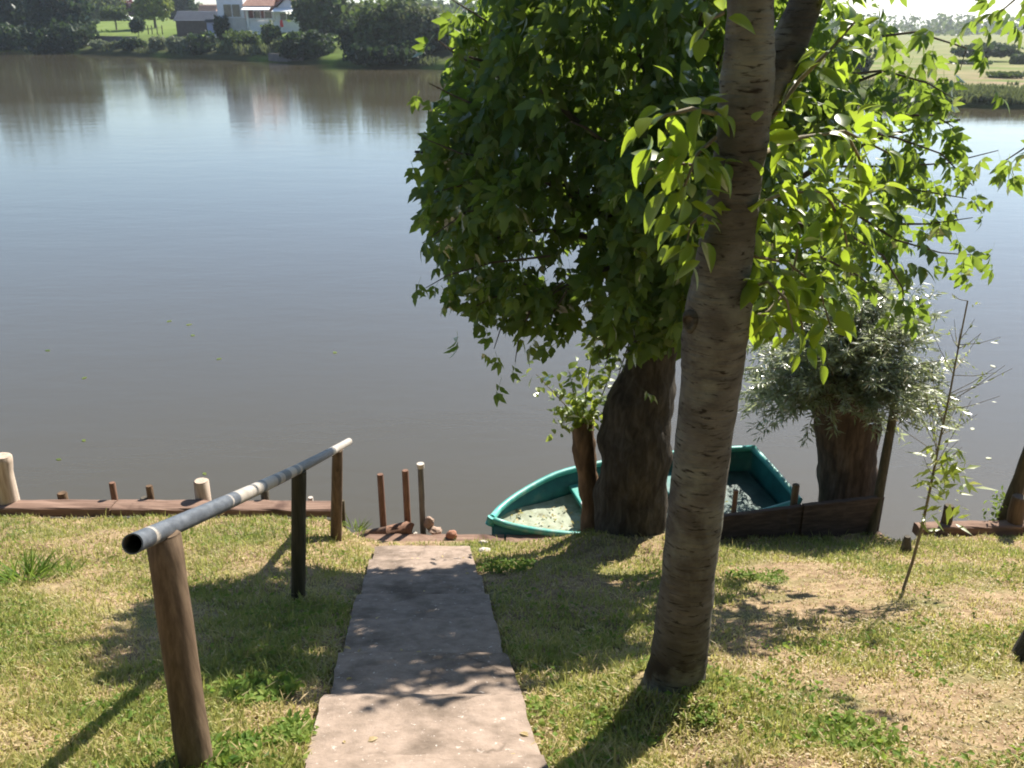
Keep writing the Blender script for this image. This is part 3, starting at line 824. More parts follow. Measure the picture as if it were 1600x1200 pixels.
# ------------------------------------------------------------------ boat
def build_boat():
    bow = Vector((-0.21, 8.06, 0)); ax = Vector((0.957, 0.29, 0)).normalized(); nf = Vector((-ax.y, ax.x, 0))
    root = thing("rowing_boat", (1.5, 8.6, 0), "small teal rowing boat with debris inside moored behind the large trunk", "boat")
    L = 3.42; N = 26
    def half(t):   # half breadth
        return 0.66 * (1 - (1 - min(1, t / 0.55)) ** 2.1) ** 0.75 if t < 0.55 else 0.66 - 0.16 * ((t - 0.55) / 0.45) ** 2.2
    def rimz(t, u): return 0.40 + 0.07 * (1 - t) ** 2 * 0.3 + 0.09 * u * min(1, t * 3.5)    # lists towards the bank: u=+1 far side
    def pt(t, u, z, b=1.0):
        return bow + ax * (L * t) + nf * (0.07 * min(1, t * 4) + u * half(t) * b) + Vector((0, 0, z))
    prof = [(-1, 'r'), (-0.97, 0.14), (-0.86, -0.08), (-0.5, -0.16), (0, -0.18), (0.5, -0.16), (0.86, -0.08), (0.97, 0.14), (1, 'r')]
    m = MB(); vs = []; fs = []
    for i in range(N + 1):
        t = max(0.004, i / N)
        rise = 0.35 * max(0, 0.22 - t) / 0.22
        for u, z in prof:
            zz = rimz(t, u) if z == 'r' else (z + 0.04 * u) + (0.38 - z) * rise
            vs.append(pt(t, u, zz))
    n = len(prof)
    for i in range(N):
        for j in range(n - 1): fs.append((i*n+j, i*n+j+1, (i+1)*n+j+1, (i+1)*n+j))
    fs.append(tuple(N*n + j for j in range(n)))
    m.add(vs, fs)
    hull = m.build("hull", M['boat'], root, smooth=True)
    sm = hull.modifiers.new("shell", 'SOLIDIFY'); sm.thickness = 0.02; sm.offset = 0
    # rolled gunwale
    m = MB(); pts = [pt(max(0.004, i / N), 1, rimz(i / N, 1)) for i in range(N + 1)]
    m.tube(pts, [0.036] * (N + 1), 10)
    m.build("gunwale", M['boat_rim'], root, smooth=True)
    m = MB(); pts = [pt(max(0.004, i / N), -1, rimz(i / N, -1)) for i in range(N + 1)]
    m.tube(pts, [0.036] * (N + 1), 10)
    m.build("gunwale", M['boat_rim'], root, smooth=True)
    m = MB(); m.tube([pt(1, 1 - 2 * k / 8, rimz(1, 1 - 2 * k / 8) + 0.02 * math.sin(math.pi * k / 8)) for k in range(9)], [0.045] + [0.038] * 7 + [0.045], 10)
    m.build("transom_rim", M['boat_rim'], root, smooth=True)
    # bow cap
    m = MB(); m.tube([pt(0.0, 0, 0.36) - ax * 0.03, pt(0.004, 0, 0.44) - ax * 0.01], [0.045, 0.05], 10)
    m.build("bow_cap", M['boat_rim'], root, smooth=True)
    # inner floor, pale silt at the bow
    m = MB(); vs = []; fs = []
    for i in range(N + 1):
        t = 0.03 + 0.95 * i / N
        for k in range(9):
            u = -0.9 + 1.8 * k / 8
            z = 0.14 + 0.03 * nz(t * 9, u * 3, 2) + 0.07 * abs(u) ** 3 + 0.04 * u + 0.13 * max(0, 0.25 - t) / 0.25
            vs.append(pt(t, u, z))
    for i in range(N):
        for k in range(8): q = i*9+k; fs.append((q, q+1, q+10, q+9))
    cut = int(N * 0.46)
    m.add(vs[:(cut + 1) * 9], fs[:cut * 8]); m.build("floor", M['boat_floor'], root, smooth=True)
    m = MB(); m.add(vs[cut * 9:], [tuple(i - cut * 9 for i in f) for f in fs[cut * 8:]]); m.build("shaded_floor", M['shaded_floor'], root, smooth=True)  # stern half of the floor, interior shade put into its dark colour
    # thwarts (seats)
    for t0, z0 in ((0.35, 0.30), (0.66, 0.27)):
        m = MB(); vs = []
        for t in (t0 - 0.035, t0 + 0.035):
            for u in (-0.93, 0.93):
                for dz in (0, -0.05): vs.append(pt(t, u, z0 + 0.04 * u + dz))
        m.add(vs, [(0, 2, 6, 4), (1, 5, 7, 3), (0, 4, 5, 1), (2, 3, 7, 6), (0, 1, 3, 2), (4, 6, 7, 5)])
        bevel(m.build("thwart", M['boat'] if t0 > 0.5 else M['boat_rim'], root), 0.012)
    # rib pieces along the far side
    for k, t0 in enumerate((0.52, 0.72, 0.82)):
        m = MB()
        m.tube([pt(t0, 0.97, rimz(t0, 1) - 0.03), pt(t0, 0.9, 0.12), pt(t0, 0.5, 0.09)], 0.02, 8)
        m.build("rib", M['boat'], root, smooth=True)
    # dark slot at the front of the inner deck
    # debris inside
    n_ = 220
    tt = rng.uniform(0.08, 0.85, n_); uu = rng.uniform(-0.7, 0.75, n_)
    locs = np.array([pt(t, u, 0.165 + 0.07 * abs(u) ** 3 + 0.04 * u + 0.13 * max(0, 0.25 - t) / 0.25 + 0.01) for t, u in zip(tt, uu)])
    d = rng.normal(size=(n_, 3)) * np.array([1, 1, 0.15]); nn = np.array([[0, 0, 1.0]] * n_) + rng.normal(size=(n_, 3)) * 0.3
    ob = bake("leaf_debris", [tmpl_ovate(3, 0.5)], locs, frames(d, nn), rng.uniform(0.02, 0.055, n_), rng.uniform(0.4, 1.0, n_), M['grass'], root)
    ob["kind"] = "stuff"
    return root, pt
boat, bpt = build_boat()
# white bucket in the boat
q = bpt(0.335, 0.05, 0.17)
bk = thing("bucket", q, "white plastic bucket inside the boat beside the brown stump", "bucket")
m = MB(); prof = [(0.075, 0.0), (0.085, 0.08), (0.098, 0.18), (0.105, 0.19), (0.105, 0.2), (0.095, 0.2), (0.085, 0.06), (0.0, 0.05)]
vs = []; fs = []; n = 20
for r_, z_ in prof:
    for j in range(n): vs.append(q + Vector((r_ * math.cos(2*math.pi*j/n), r_ * math.sin(2*math.pi*j/n), z_)))
for i in range(len(prof) - 1):
    for j in range(n): j2 = (j+1) % n; fs.append((i*n+j, i*n+j2, (i+1)*n+j2, (i+1)*n+j))
m.add(vs, fs); m.build("pail", M['bucket'], bk, smooth=True)
m = MB(); m.tube([q + Vector((0.105 * math.cos(a_), 0.02, 0.185 - 0.09 * math.sin(a_) * 0.5 + 0.0)) + Vector((0, -0.10 * math.sin(a_), 0)) for a_ in np.linspace(0, math.pi, 10)], 0.004, 6)
m.build("handle", M['steel_pole'], bk)

# ------------------------------------------------------------------ near tree with smooth ringed bark
TB = ground_hit(1050, 1108)
tree = thing("young_tree", (TB.x, 3.25, TB.z), "slim grey-brown ringed trunk with bright green leaves in front of the dark pollard", "tree")
def trunk_near():
    # (photo y, centre x, width px)
    prof = [(1165, 1030, 190), (1135, 1040, 142), (1112, 1046, 118), (1085, 1050, 102), (1050, 1056, 92), (1000, 1064, 88), (900, 1075, 84), (800, 1087, 86), (700, 1098, 88), (600, 1110, 94), (560, 1114, 98), (510, 1120, 106), (470, 1124, 104), (420, 1130, 90), (350, 1140, 83), (300, 1147, 82), (250, 1154, 82), (200, 1161, 82), (150, 1166, 86), (110, 1169, 84), (60, 1171, 76), (0, 1173, 72), (-120, 1178, 66), (-300, 1186, 58)]
    Y0 = 3.25
    pts = []; rad = []
    for py, px, wpx in prof:
        c = P(px, py, Y0); zc = c.y * cp + (H - c.z) * sp
        pts.append(c); rad.append(wpx / 2 / FPX * zc * 0.985)
    Q = []; RR = []; TT = []
    for i in range(len(pts) - 1):
        n = 6
        for k in range(n):
            Q.append(pts[i].lerp(pts[i+1], k / n)); RR.append(rad[i] + (rad[i+1] - rad[i]) * k / n)
    Q.append(pts[-1]); RR.append(rad[-1])
    zb = TB.z
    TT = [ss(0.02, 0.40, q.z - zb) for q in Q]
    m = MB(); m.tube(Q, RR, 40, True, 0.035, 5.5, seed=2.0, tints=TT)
    # horizontal ripples of the bark
    for i, v in enumerate(m.v):
        c = Q[i // 40]; d = Vector(v) - c; d.z = 0
        a = math.atan2(d.y, d.x)
        k = 0.0045 * nz(math.cos(a) * 1.3, math.sin(a) * 1.3, v[2] * 26) + 0.003 * nz(math.cos(a) * 3, math.sin(a) * 3, v[2] * 60)
        if d.length > 1e-4: m.v[i] = tuple(Vector(v) + d.normalized() * k)
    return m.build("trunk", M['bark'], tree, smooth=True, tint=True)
tr = trunk_near()
# eye-shaped knot, branch scar
def knot(c, nrm, r, mat_out, mat_in, parent):
    nrm = Vector(nrm).normalized(); a = nrm.cross(Vector((0, 0, 1))).normalized(); b = a.cross(nrm)
    m = MB(); vs = []; fs = []; n = 18
    for rr, h in ((1.5, -0.012), (1.15, 0.003), (0.85, 0.005), (0.62, -0.002), (0.0, -0.014)):
        for j in range(n):
            th = 2 * math.pi * j / n
            vs.append(Vector(c) + (a * math.cos(th) * r * 0.75 + b * math.sin(th) * r) * rr * (1 + 0.08 * math.sin(3 * th)) + nrm * h)
    for i in range(3):
        for j in range(n): j2 = (j+1) % n; fs.append((i*n+j, i*n+j2, (i+1)*n+j2, (i+1)*n+j))
    m.add(vs, fs); o = m.build("knot", mat_out, parent, smooth=True)
    m = MB(); m.add(vs[3*n:], [(j, (j+1) % n, n + (j+1) % n, n + j) for j in range(n)]); 
    m.build("knot_hollow", mat_in, parent, smooth=True)
kc = P(1077, 503, 3.25 - 0.07); knot(kc, (-0.62, -0.75, 0), 0.032, M['bark'], M['dark_branch'], tr)
kc = P(1086, 262, 3.25 - 0.04); knot(kc, (-0.85, -0.5, 0), 0.022, M['pollard_bark'], M['dark_branch'], tr)
# forked branch
m = MB(); bp_ = [P(1168, 190, 3.27), P(1186, 160, 3.29), P(1208, 120, 3.33), P(1232, 70, 3.37), P(1255, 15, 3.42), P(1280, -70, 3.5), P(1330, -260, 3.65)]
m.tube([bp_[0].lerp(bp_[0], 0)] + bp_[1:], [0.05, 0.062, 0.066, 0.064, 0.060, 0.054, 0.045], 24, True, 0.05, 5, tints=[0.3] * 7)
branch = m.build("branch", M['bark'], tree, smooth=True, tint=True)

def twig(pts, r, parent, mat=None, name="twig"):
    m = MB(); k = len(pts)
    m.tube(pts, [r * (1 - 0.6 * i / (k - 1)) for i in range(k)], 7, True)
    return m.build(name, mat or M['twig'], parent, smooth=True)

near_mesh = [tmpl_mesh("near_leaf_blade", *tmpl_ovate(6, W, fo, cu, pk), M['near_leaf']) for W, fo, cu, pk in ((0.56, 0.25, 0.22, 0.40), (0.50, 0.5, 0.35, 0.42), (0.60, 0.15, 0.12, 0.38), (0.46, 0.7, 0.45, 0.45))]
nl = []  # (pos, dir, normal, size)
def near_leaves(path, count, spread, smin, smax, droop=0.6, out=None):
    pts = [Vector(p) for p in path]
    for i in range(count):
        t = (i + random.random()) / count * (len(pts) - 1); k = min(int(t), len(pts) - 2)
        p = pts[k].lerp(pts[k+1], t - k)
        d = (pts[k+1] - pts[k]).normalized()
        side = Vector((random.gauss(0, 1), random.gauss(0, 1), random.gauss(0, 0.6))).normalized()
        dr = (d * 0.4 + side * 1.0 + Vector((0, 0, -droop * random.uniform(-0.3, 1.2)))).normalized()
        p = p + side * random.uniform(0.0, spread)
        nrm = Vector((random.gauss(0, 0.5), random.gauss(0, 0.5) - 0.25, 1)).normalized()
        nl.append((p, dr, nrm, random.uniform(smin, smax)))
def leaf_at(px, py, Y, ang, L, tilt=0.0, nrm=(0.2, -0.6, 1)):
    """leaf whose middle is near a point of the tree, ang measured clockwise from right in the image plane"""
    dr = Vector((math.cos(ang), tilt, -math.sin(ang))).normalized()
    p = P(px, py, Y) - dr * L * 0.5
    nl.append((p, dr, Vector(nrm).normalized(), L))
TW = {
 'r1': [P(1205, 185, 3.28), P(1250, 125, 3.3), P(1300, 75, 3.34), P(1335, 35, 3.4)],
 'r2': [P(1190, 240, 3.26), P(1250, 215, 3.4), P(1320, 205, 3.55), P(1390, 240, 3.7)],
 'r3': [P(1180, 320, 3.26), P(1230, 300, 3.3), P(1290, 300, 3.4), P(1350, 340, 3.5)],
 'r4': [P(1166, 500, 3.27), P(1200, 488, 3.3), P(1222, 462, 3.35), P(1240, 420, 3.45), P(1250, 370, 3.5)],
 'r5': [P(1175, 400, 3.27), P(1230, 410, 3.35), P(1280, 450, 3.4), P(1300, 520, 3.45)],
 'r6': [P(1222, 462, 3.35), P(1250, 490, 3.4), P(1258, 540, 3.42)],
 'r7': [P(1172, 450, 3.25), P(1200, 440, 3.15), P(1230, 470, 3.1), P(1240, 520, 3.1)],
 'l1': [P(1118, 178, 3.2), P(1080, 170, 3.1), P(1040, 180, 3.05), P(1005, 200, 3.0)],
 'l2': [P(1118, 215, 3.2), P(1090, 240, 3.1), P(1070, 290, 3.05), P(1060, 350, 3.05)],
 'l3': [P(1110, 262, 3.2), P(1060, 255, 3.1), P(1010, 265, 3.0)],
 'l4': [P(1105, 330, 3.2), P(1080, 350, 3.1), P(1068, 400, 3.08)],
 'l5': [P(1130, 20, 3.2), P(1110, 30, 3.1), P(1095, 60, 3.05)],
 'r8': [P(1320, 205, 3.55), P(1350, 260, 3.7), P(1365, 320, 3.8)],
 'r9': [P(1290, 300, 3.4), P(1320, 360, 3.5), P(1330, 430, 3.55)],
 't1': [P(1262, 0, 3.42), P(1300, -40, 3.5), P(1350, -60, 3.6)],
}
for k, pth in TW.items(): twig(pth, 0.010 if k in ('r1', 'r4', 'r2', 'l1') else 0.0075, tree)
for k, n_, s_ in (('r1', 18, .08), ('r2', 24, .14), ('r3', 30, .15), ('r4', 26, .13), ('r5', 28, .14), ('r6', 16, .10), ('r7', 14, .08), ('l1', 18, .09), ('l2', 22, .09), ('l3', 13, .09), ('l4', 16, .07), ('l5', 8, .07), ('t1', 8, .1), ('r8', 13, .12), ('r9', 15, .12)):
    near_leaves(TW[k], int(n_ * (1.1 if k[0] == 'r' else 0.8)), s_ * 1.25, 0.055, 0.125)
for args in ((1315, 50, 3.33, R(70), .10), (1322, 77, 3.33, R(175), .13), (1255, 106, 3.3, R(165), .13), (1300, 122, 3.35, R(25), .13), (1222, 150, 3.28, R(120), .11), (1232, 172, 3.28, R(200), .10),
             (1213, 197, 3.25, R(185), .09), (1222, 215, 3.25, R(180), .12), (1217, 240, 3.2, R(145), .10), (1230, 262, 3.25, R(25), .13), (1350, 275, 3.4, R(55), .15), (1357, 250, 3.45, R(50), .13), (1290, 255, 3.4, R(140), .13),
             (1018, 330, 3.0, R(125), .15), (1000, 262, 3.0, R(120), .14), (1045, 285, 3.02, R(100), .10), (1083, 197, 3.05, R(115), .13), (1072, 420, 3.05, R(150), .11), (1050, 395, 3.05, R(160), .10), (1055, 240, 3.0, R(100), .14), (985, 215, 2.98, R(150), .12),
             (1185, 385, 3.25, R(50), .12), (1243, 378, 3.3, R(85), .11), (1270, 455, 3.3, R(110), .13), (1190, 510, 3.2, R(60), .11), (1235, 565, 3.3, R(80), .08), (1285, 555, 3.4, R(50), .10), (1270, 560, 3.38, R(60), .10), (1205, 520, 3.2, R(70), .10), (1330, 455, 3.45, R(35), .14)):
    leaf_at(*args[:5], tilt=random.uniform(-0.4, 0.5), nrm=(random.gauss(0, .35), random.gauss(-.45, .3), 1))
# upper crown above the frame, unseen, widened and thickened to block sky light
near_crown = []
for i in range(7600):
    d = Vector(rand_dirs(1)[0]); c = Vector((0.2, 1.1, 8.2))
    near_crown.append((c + Vector((d.x * 3.6, d.y * 3.0, d.z * 1.8)) * random.uniform(0.35, 1) ** 0.5, 0))
nloc = np.array([l[0][:] for l in nl]); nd = np.array([l[1][:] for l in nl]); nn = np.array([l[2][:] for l in nl])
leaf_objects(near_mesh, nloc, frames(nd, nn), [l[3] for l in nl], tree)
nl.clear()
for k, n_, s_ in (('r1', 14, .16), ('r2', 34, .24), ('r3', 40, .24), ('r4', 24, .22), ('r5', 34, .24), ('r8', 24, .2), ('r9', 26, .2), ('r6', 14, .15), ('l1', 12, .13), ('l2', 16, .14), ('l3', 10, .12), ('l4', 12, .1)):
    near_leaves(TW[k], n_, s_, 0.045, 0.10)
nl2 = np.array([l[0][:] for l in nl])
oc2 = bake("foliage", [tmpl_ovate(5, 0.54, 0.3, 0.28), tmpl_ovate(5, 0.48, 0.55, 0.4)], nl2, frames(np.array([l[1][:] for l in nl]), np.array([l[2][:] for l in nl])), np.array([l[3] for l in nl]), rng.uniform(0, 1, len(nl)), M['near_leaf_joined'], tree, smooth=True)
oc2["kind"] = "stuff"
cl = np.array([c[0][:] for c in near_crown])
dd = rand_dirs(len(cl)) * np.array([1, 1, 0.5]) + np.array([0, 0, -0.4])
oc = bake("sky_blocking_crown", [tmpl_ovate(4, 0.55)], cl, frames(dd, rand_dirs(len(cl)) * 0.5 + np.array([0, 0, 1.0])), rng.uniform(0.09, 0.15, len(cl)), rng.uniform(0, 1, len(cl)), M['weed'], tree)
oc["kind"] = "stuff"

# ------------------------------------------------------------------ pollard: thick dark trunk and broad crown
PB = Vector((1.17, 7.42, 0.5))
pol = thing("pollard_tree", PB, "big dark pollarded tree with a dense drooping crown at the water's edge", "tree")
def pollard_trunk():
    prof = [(900, 985, 140), (862, 984, 122), (835, 985, 112), (790, 988, 108), (740, 990, 106), (690, 992, 112), (650, 996, 108), (620, 1004, 98), (580, 1016, 80), (545, 1022, 74), (510, 1028, 84), (480, 1030, 105), (450, 1034, 120), (415, 1036, 100), (390, 1036, 50)]
    pts = []; rad = []
    for py, px, wpx in prof:
        c = P(px, py, 7.42); zc = c.y * cp + (H - c.z) * sp
        pts.append(c); rad.append(wpx / 2 / FPX * zc)
    Q = []; RR = []
    for i in range(len(pts) - 1):
        for k in range(5): Q.append(pts[i].lerp(pts[i+1], k / 5)); RR.append(rad[i] + (rad[i+1] - rad[i]) * k / 5)
    Q.append(pts[-1]); RR.append(rad[-1])
    m = MB(); m.tube(Q, RR, 36, True, 0.16, 3.0, seed=5.0)
    return m.build("trunk", M['pollard_bark'], pol, smooth=True)
ptr = pollard_trunk()
HEAD = P(1034, 440, 7.42)
ELL = [((1.25, 7.45, 4.2), (1.7, 1.6, 1.35, 2.05)), ((2.45, 7.4, 4.15), (0.95, 1.2, 0.9, 0.95)), ((0.15, 7.3, 3.95), (0.75, 1.0, 0.95, 0.9)), ((1.3, 7.1, 3.4), (0.95, 0.8, 0.5, 1.0))]
def inside(p):
    best = 9
    for c, r in ELL:
        dx, dy, dz = p[0] - c[0], p[1] - c[1], p[2] - c[2]
        rz = r[2] if dz < 0 else r[3]
        best = min(best, (abs(dx) / r[0]) ** 2.3 + (abs(dy) / r[1]) ** 2.3 + (abs(dz) / rz) ** 2.3)
    return best - 0.35 * mnoise.noise(Vector(p) * 1.5) - 0.2 * mnoise.noise(Vector(p) * 3.7)
pl_loc = []; pl_dir = []
def limb(target, r=0.045, drop=0.35, twigs=True, mat='dark_branch'):
    a = HEAD + Vector((random.uniform(-.15, .15), random.uniform(-.15, .15), random.uniform(-.1, .15))); b = Vector(target)
    mid = a.lerp(b, 0.5) + Vector((0, 0, drop))
    pts = [a * (1 - t) ** 2 + mid * 2 * t * (1 - t) + b * t * t for t in np.linspace(0, 1, 9)]
    m = MB(); m.tube(pts, [r * (1 - 0.82 * i / 8) for i in range(9)], 8, True, 0.1, 6)
    m.build("limb", M[mat], pol, smooth=True)
    return pts
lim = []
for tgt in ((-0.5, 7.2, 3.4), (-0.75, 7.0, 4.3), (-0.3, 6.6, 5.0), (0.4, 6.2, 4.6), (0.2, 6.6, 3.2), (1.0, 5.9, 4.0), (1.3, 6.4, 5.9), (1.7, 5.8, 4.5), (2.3, 6.2, 3.8), (2.6, 6.6, 4.9), (3.2, 7.0, 3.6), (3.6, 7.4, 4.5), (3.0, 8.0, 4.8), (1.6, 8.6, 5.6), (0.2, 8.6, 5.0), (2.2, 8.7, 4.2), (0.6, 7.4, 6.5), (1.9, 7.3, 6.2), (-0.4, 8.2, 4.0)):
    lim.append(limb(tgt, random.uniform(0.032, 0.055), random.uniform(0.2, 0.7)))
while len(pl_loc) < 5400:
    p = (random.uniform(-1.1, 4.0), random.uniform(5.3, 9.4), random.uniform(2.2, 6.9))
    v = inside(p)
    g = mnoise.noise(Vector(p) * 1.25 + Vector((9, 3, 1))) + 0.5 * mnoise.noise(Vector(p) * 3.1)
    keep = 0.30 + 0.7 * max(0, v) ** 1.2
    if v > 0.3 and g > 0.12: keep *= 0.10
    if p[0] > 2.3: keep *= 0.26
    if v < 1 and random.random() < keep:
        if p[2] < 2.75 and abs(p[0] - 1.2) < 0.5: continue
        if p[1] > 7.5 and p[2] < 2.95 + (p[1] - 7.5) * 1.0: continue
        c = Vector((1.3, 7.4, 4.0)); d = Vector(p) - c
        pl_loc.append(p); pl_dir.append((Vector((d.x, d.y, 0)) * 0.35 + Vector((random.gauss(0, .5), random.gauss(0, .5), -0.75 + random.gauss(0, .35)))).normalized()[:])
# loose sprays leaving the crown
def spray(path, n, spread=0.12, droop=0.8):
    pts = [Vector(p) for p in path]
    m = MB(); k = len(pts); m.tube(pts, [0.011 * (1 - 0.7 * i / (k - 1)) for i in range(k)], 6); m.build("twig", M['dark_branch'], pol, smooth=True)
    for i in range(n):
        t = (i + random.random()) / n * (k - 1); j = min(int(t), k - 2)
        p = pts[j].lerp(pts[j+1], t - j) + Vector((random.gauss(0, spread), random.gauss(0, spread), random.gauss(-0.03, spread * 0.7)))
        pl_loc.append(p[:]); pl_dir.append(Vector((random.gauss(0, .6), random.gauss(0, .6), -droop)).normalized()[:])
    return list(range(len(pl_loc) - n, len(pl_loc)))
sp_ids = []
for path, n_ in (([P(1330, 330, 6.6), P(1400, 375, 6.5), P(1470, 395, 6.45), P(1540, 400, 6.4)], 16),
                 ([P(1300, 260, 6.6), P(1400, 260, 6.5), P(1480, 255, 6.4), P(1560, 235, 6.3)], 16),
                 ([P(1350, 60, 6.8), P(1430, 50, 6.8), P(1510, 75, 6.7), P(1500, 110, 6.7)], 18),
                 ([P(1300, 350, 6.3), P(1380, 400, 6.2), P(1410, 450, 6.2), P(1412, 480, 6.2)], 12),
                 ([P(1380, 290, 6.4), P(1450, 300, 6.3), P(1510, 310, 6.3)], 12),
                 ([P(1400, 180, 6.6), P(1460, 180, 6.6), P(1500, 205, 6.5)], 10),
                 ([P(860, 400, 6.8), P(770, 410, 6.7), P(700, 430, 6.7), P(665, 450, 6.7)], 15),
                 ([P(830, 440, 6.8), P(760, 470, 6.8), P(720, 490, 6.8)], 7),
                 ([P(880, 440, 6.7), P(830, 480, 6.7), P(810, 530, 6.7), P(805, 565, 6.7)], 10),
                 ([P(850, 450, 6.8), P(790, 490, 6.8), P(772, 545, 6.8)], 8),
                 ([P(900, 430, 6.6), P(870, 480, 6.6), P(845, 515, 6.6)], 7),
                 ([P(800, 250, 6.6), P(720, 240, 6.5), P(660, 215, 6.5)], 12),
                 ([P(780, 180, 6.8), P(710, 150, 6.7), P(670, 130, 6.7)], 10),
                 ([P(800, 60, 7.0), P(740, 20, 7.0), P(690, -10, 7.0)], 10),
                 ([P(1300, 120, 6.6), P(1380, 110, 6.5), P(1450, 130, 6.4), P(1500, 160, 6.4)], 14),
                 ([P(1320, 200, 6.5), P(1400, 215, 6.4), P(1470, 240, 6.3), P(1520, 290, 6.3)], 14),
                 ([P(1280, 400, 6.4), P(1340, 430, 6.3), P(1390, 470, 6.3)], 10),
                 ([P(1400, 350, 6.6), P(1450, 350, 6.5), P(1520, 340, 6.4)], 8),
                 ([P(780, 120, 6.8), P(720, 90, 6.8), P(680, 60, 6.8)], 10),
                 ([P(790, 300, 6.5), P(720, 290, 6.4), P(680, 300, 6.4)], 9),
                 ([P(980, 470, 6.7), P(960, 520, 6.7), P(945, 575, 6.7)], 9),
                 ([P(1010, 480, 6.8), P(985, 530, 6.8), P(965, 590, 6.85)], 7),
                 ([P(800, 330, 6.5), P(730, 330, 6.45), P(660, 380, 6.45)], 12)):
    sp_ids += spray(path, n_)
pl_loc = np.array(pl_loc); pl_dir = np.array(pl_dir); N = len(pl_loc)
pl_n = rng.normal(size=(N, 3)) * 0.6 + np.array([0, -0.35, 0.9])
pl_R = frames(pl_dir, pl_n); pl_s = rng.uniform(0.17, 0.35, N); pl_s[sp_ids] *= 0.9
COMP = [tmpl_compound(s) for s in (1, 2, 3, 4)]
# the leaves nearest the viewer that fall in the frame are single objects
zc = pl_loc[:, 1] * cp + (H - pl_loc[:, 2]) * sp
yv = 600 + FPX * ((H - pl_loc[:, 2]) * cp - pl_loc[:, 1] * sp) / zc
score = zc + np.where(yv < 15, 50, 0); score[sp_ids] -= 0.5
order = np.argsort(score); single = order[:300]; rest = order[300:]
cmesh = [tmpl_mesh("compound_leaf", V, F, M['pollard_leaf_o']) for V, F in COMP]
leaf_objects(cmesh, pl_loc[single], pl_R[single], pl_s[single], pol)
ob = bake("foliage", COMP, pl_loc[rest], pl_R[rest], pl_s[rest], np.clip(rng.normal(0.45, 0.28, len(rest)), 0, 1), M['pollard_leaf'], pol, smooth=True)
ob["kind"] = "stuff"

# ------------------------------------------------------------------ rotten stump with bright sprouts
SB = P(922, 828, 7.66); 
st = thing("tree_stump", SB, "ragged orange-brown stump with bright green sprouts left of the dark trunk", "stump")
m = MB(); sp_pts = [P(928, 870, 7.66), P(926, 830, 7.66), P(924, 790, 7.66), P(918, 750, 7.66), P(916, 720, 7.66), P(911, 695, 7.66), P(910, 672, 7.66), P(913, 655, 7.66)]
Q = []; RR = []; rr_ = [0.13, 0.115, 0.10, 0.095, 0.10, 0.115, 0.115, 0.10]
for i in range(len(sp_pts) - 1):
    for k in range(4): Q.append(sp_pts[i].lerp(sp_pts[i+1], k / 4)); RR.append(rr_[i] + (rr_[i+1] - rr_[i]) * k / 4)
Q.append(sp_pts[-1]); RR.append(rr_[-1])
m.tube(Q, RR, 24, True, 0.28, 5.0, seed=3.0); m.build("trunk", M['stump'], st, smooth=True)
sl = []; sdir = []
for path, n_ in (([P(912, 660, 7.66), P(890, 640, 7.6), P(862, 610, 7.55), P(838, 585, 7.5)], 30),
                 ([P(915, 655, 7.66), P(915, 610, 7.6), P(925, 560, 7.6), P(935, 510, 7.6)], 52),
                 ([P(920, 655, 7.6), P(940, 620, 7.55), P(955, 580, 7.5), P(960, 535, 7.5)], 48),
                 ([P(905, 660, 7.6), P(885, 650, 7.5), P(878, 670, 7.5)], 20),
                 ([P(920, 660, 7.55), P(950, 640, 7.5), P(962, 620, 7.45)], 24),
                 ([P(905, 655, 7.6), P(895, 610, 7.6), P(890, 580, 7.6)], 20)):
    twig(path, 0.007, st); n_ = int(n_ * 1.5)
    for i in range(n_):
        t = (i + random.random()) / n_ * (len(path) - 1); j = min(int(t), len(path) - 2)
        p = path[j].lerp(path[j+1], t - j) + Vector((random.gauss(0, .085), random.gauss(0, .085), random.gauss(0, .06)))
        sl.append(p[:]); sdir.append(Vector((random.gauss(0, 1), random.gauss(0, 1), random.gauss(-0.1, .6))).normalized()[:])
smesh = [tmpl_mesh("sprout_leaf", *tmpl_ovate(4, W, 0.3, 0.25), M['sprout_leaf']) for W in (0.6, 0.5)]
sl = np.array(sl); leaf_objects(smesh, sl, frames(np.array(sdir), rng.normal(size=(len(sl), 3)) * 0.5 + np.array([0, -0.3, 1])), rng.uniform(0.07, 0.125, len(sl)), st)

# ------------------------------------------------------------------ willow pollard
WB = P(1325, 782, 9.0); WB.z = -0.1
wl = thing("willow_tree", WB, "stout pollarded willow with silvery narrow leaves behind the board wall", "tree")
m = MB(); prof = [(860, 1325, 104), (780, 1326, 92), (730, 1325, 88), (690, 1322, 86), (650, 1318, 96), (615, 1316, 112), (590, 1316, 110), (570, 1316, 60)]
Q = []; RR = []
for (y0, x0, w0), (y1, x1, w1) in zip(prof, prof[1:]):
    for k in range(4):
        t = k / 4; c = P(x0 + (x1 - x0) * t, y0 + (y1 - y0) * t, 9.0); zz = c.y * cp + (H - c.z) * sp
        Q.append(c); RR.append((w0 + (w1 - w0) * t) / 2 / FPX * zz)
m.tube(Q, RR, 28, True, 0.14, 3.2, seed=8.0); m.build("trunk", M['willow_bark'], wl, smooth=True)
wh = P(1316, 600, 9.0)
m = MB(); m.tube([P(1362, 700, 8.9), P(1368, 670, 8.85), P(1362, 640, 8.85), P(1350, 615, 8.9)], [0.07, 0.075, 0.06, 0.05], 14, True, 0.2, 5)
m.build("limb", M['willow_bark'], wl, smooth=True)
wloc = []; wdir = []; wt = []; wm = MB()
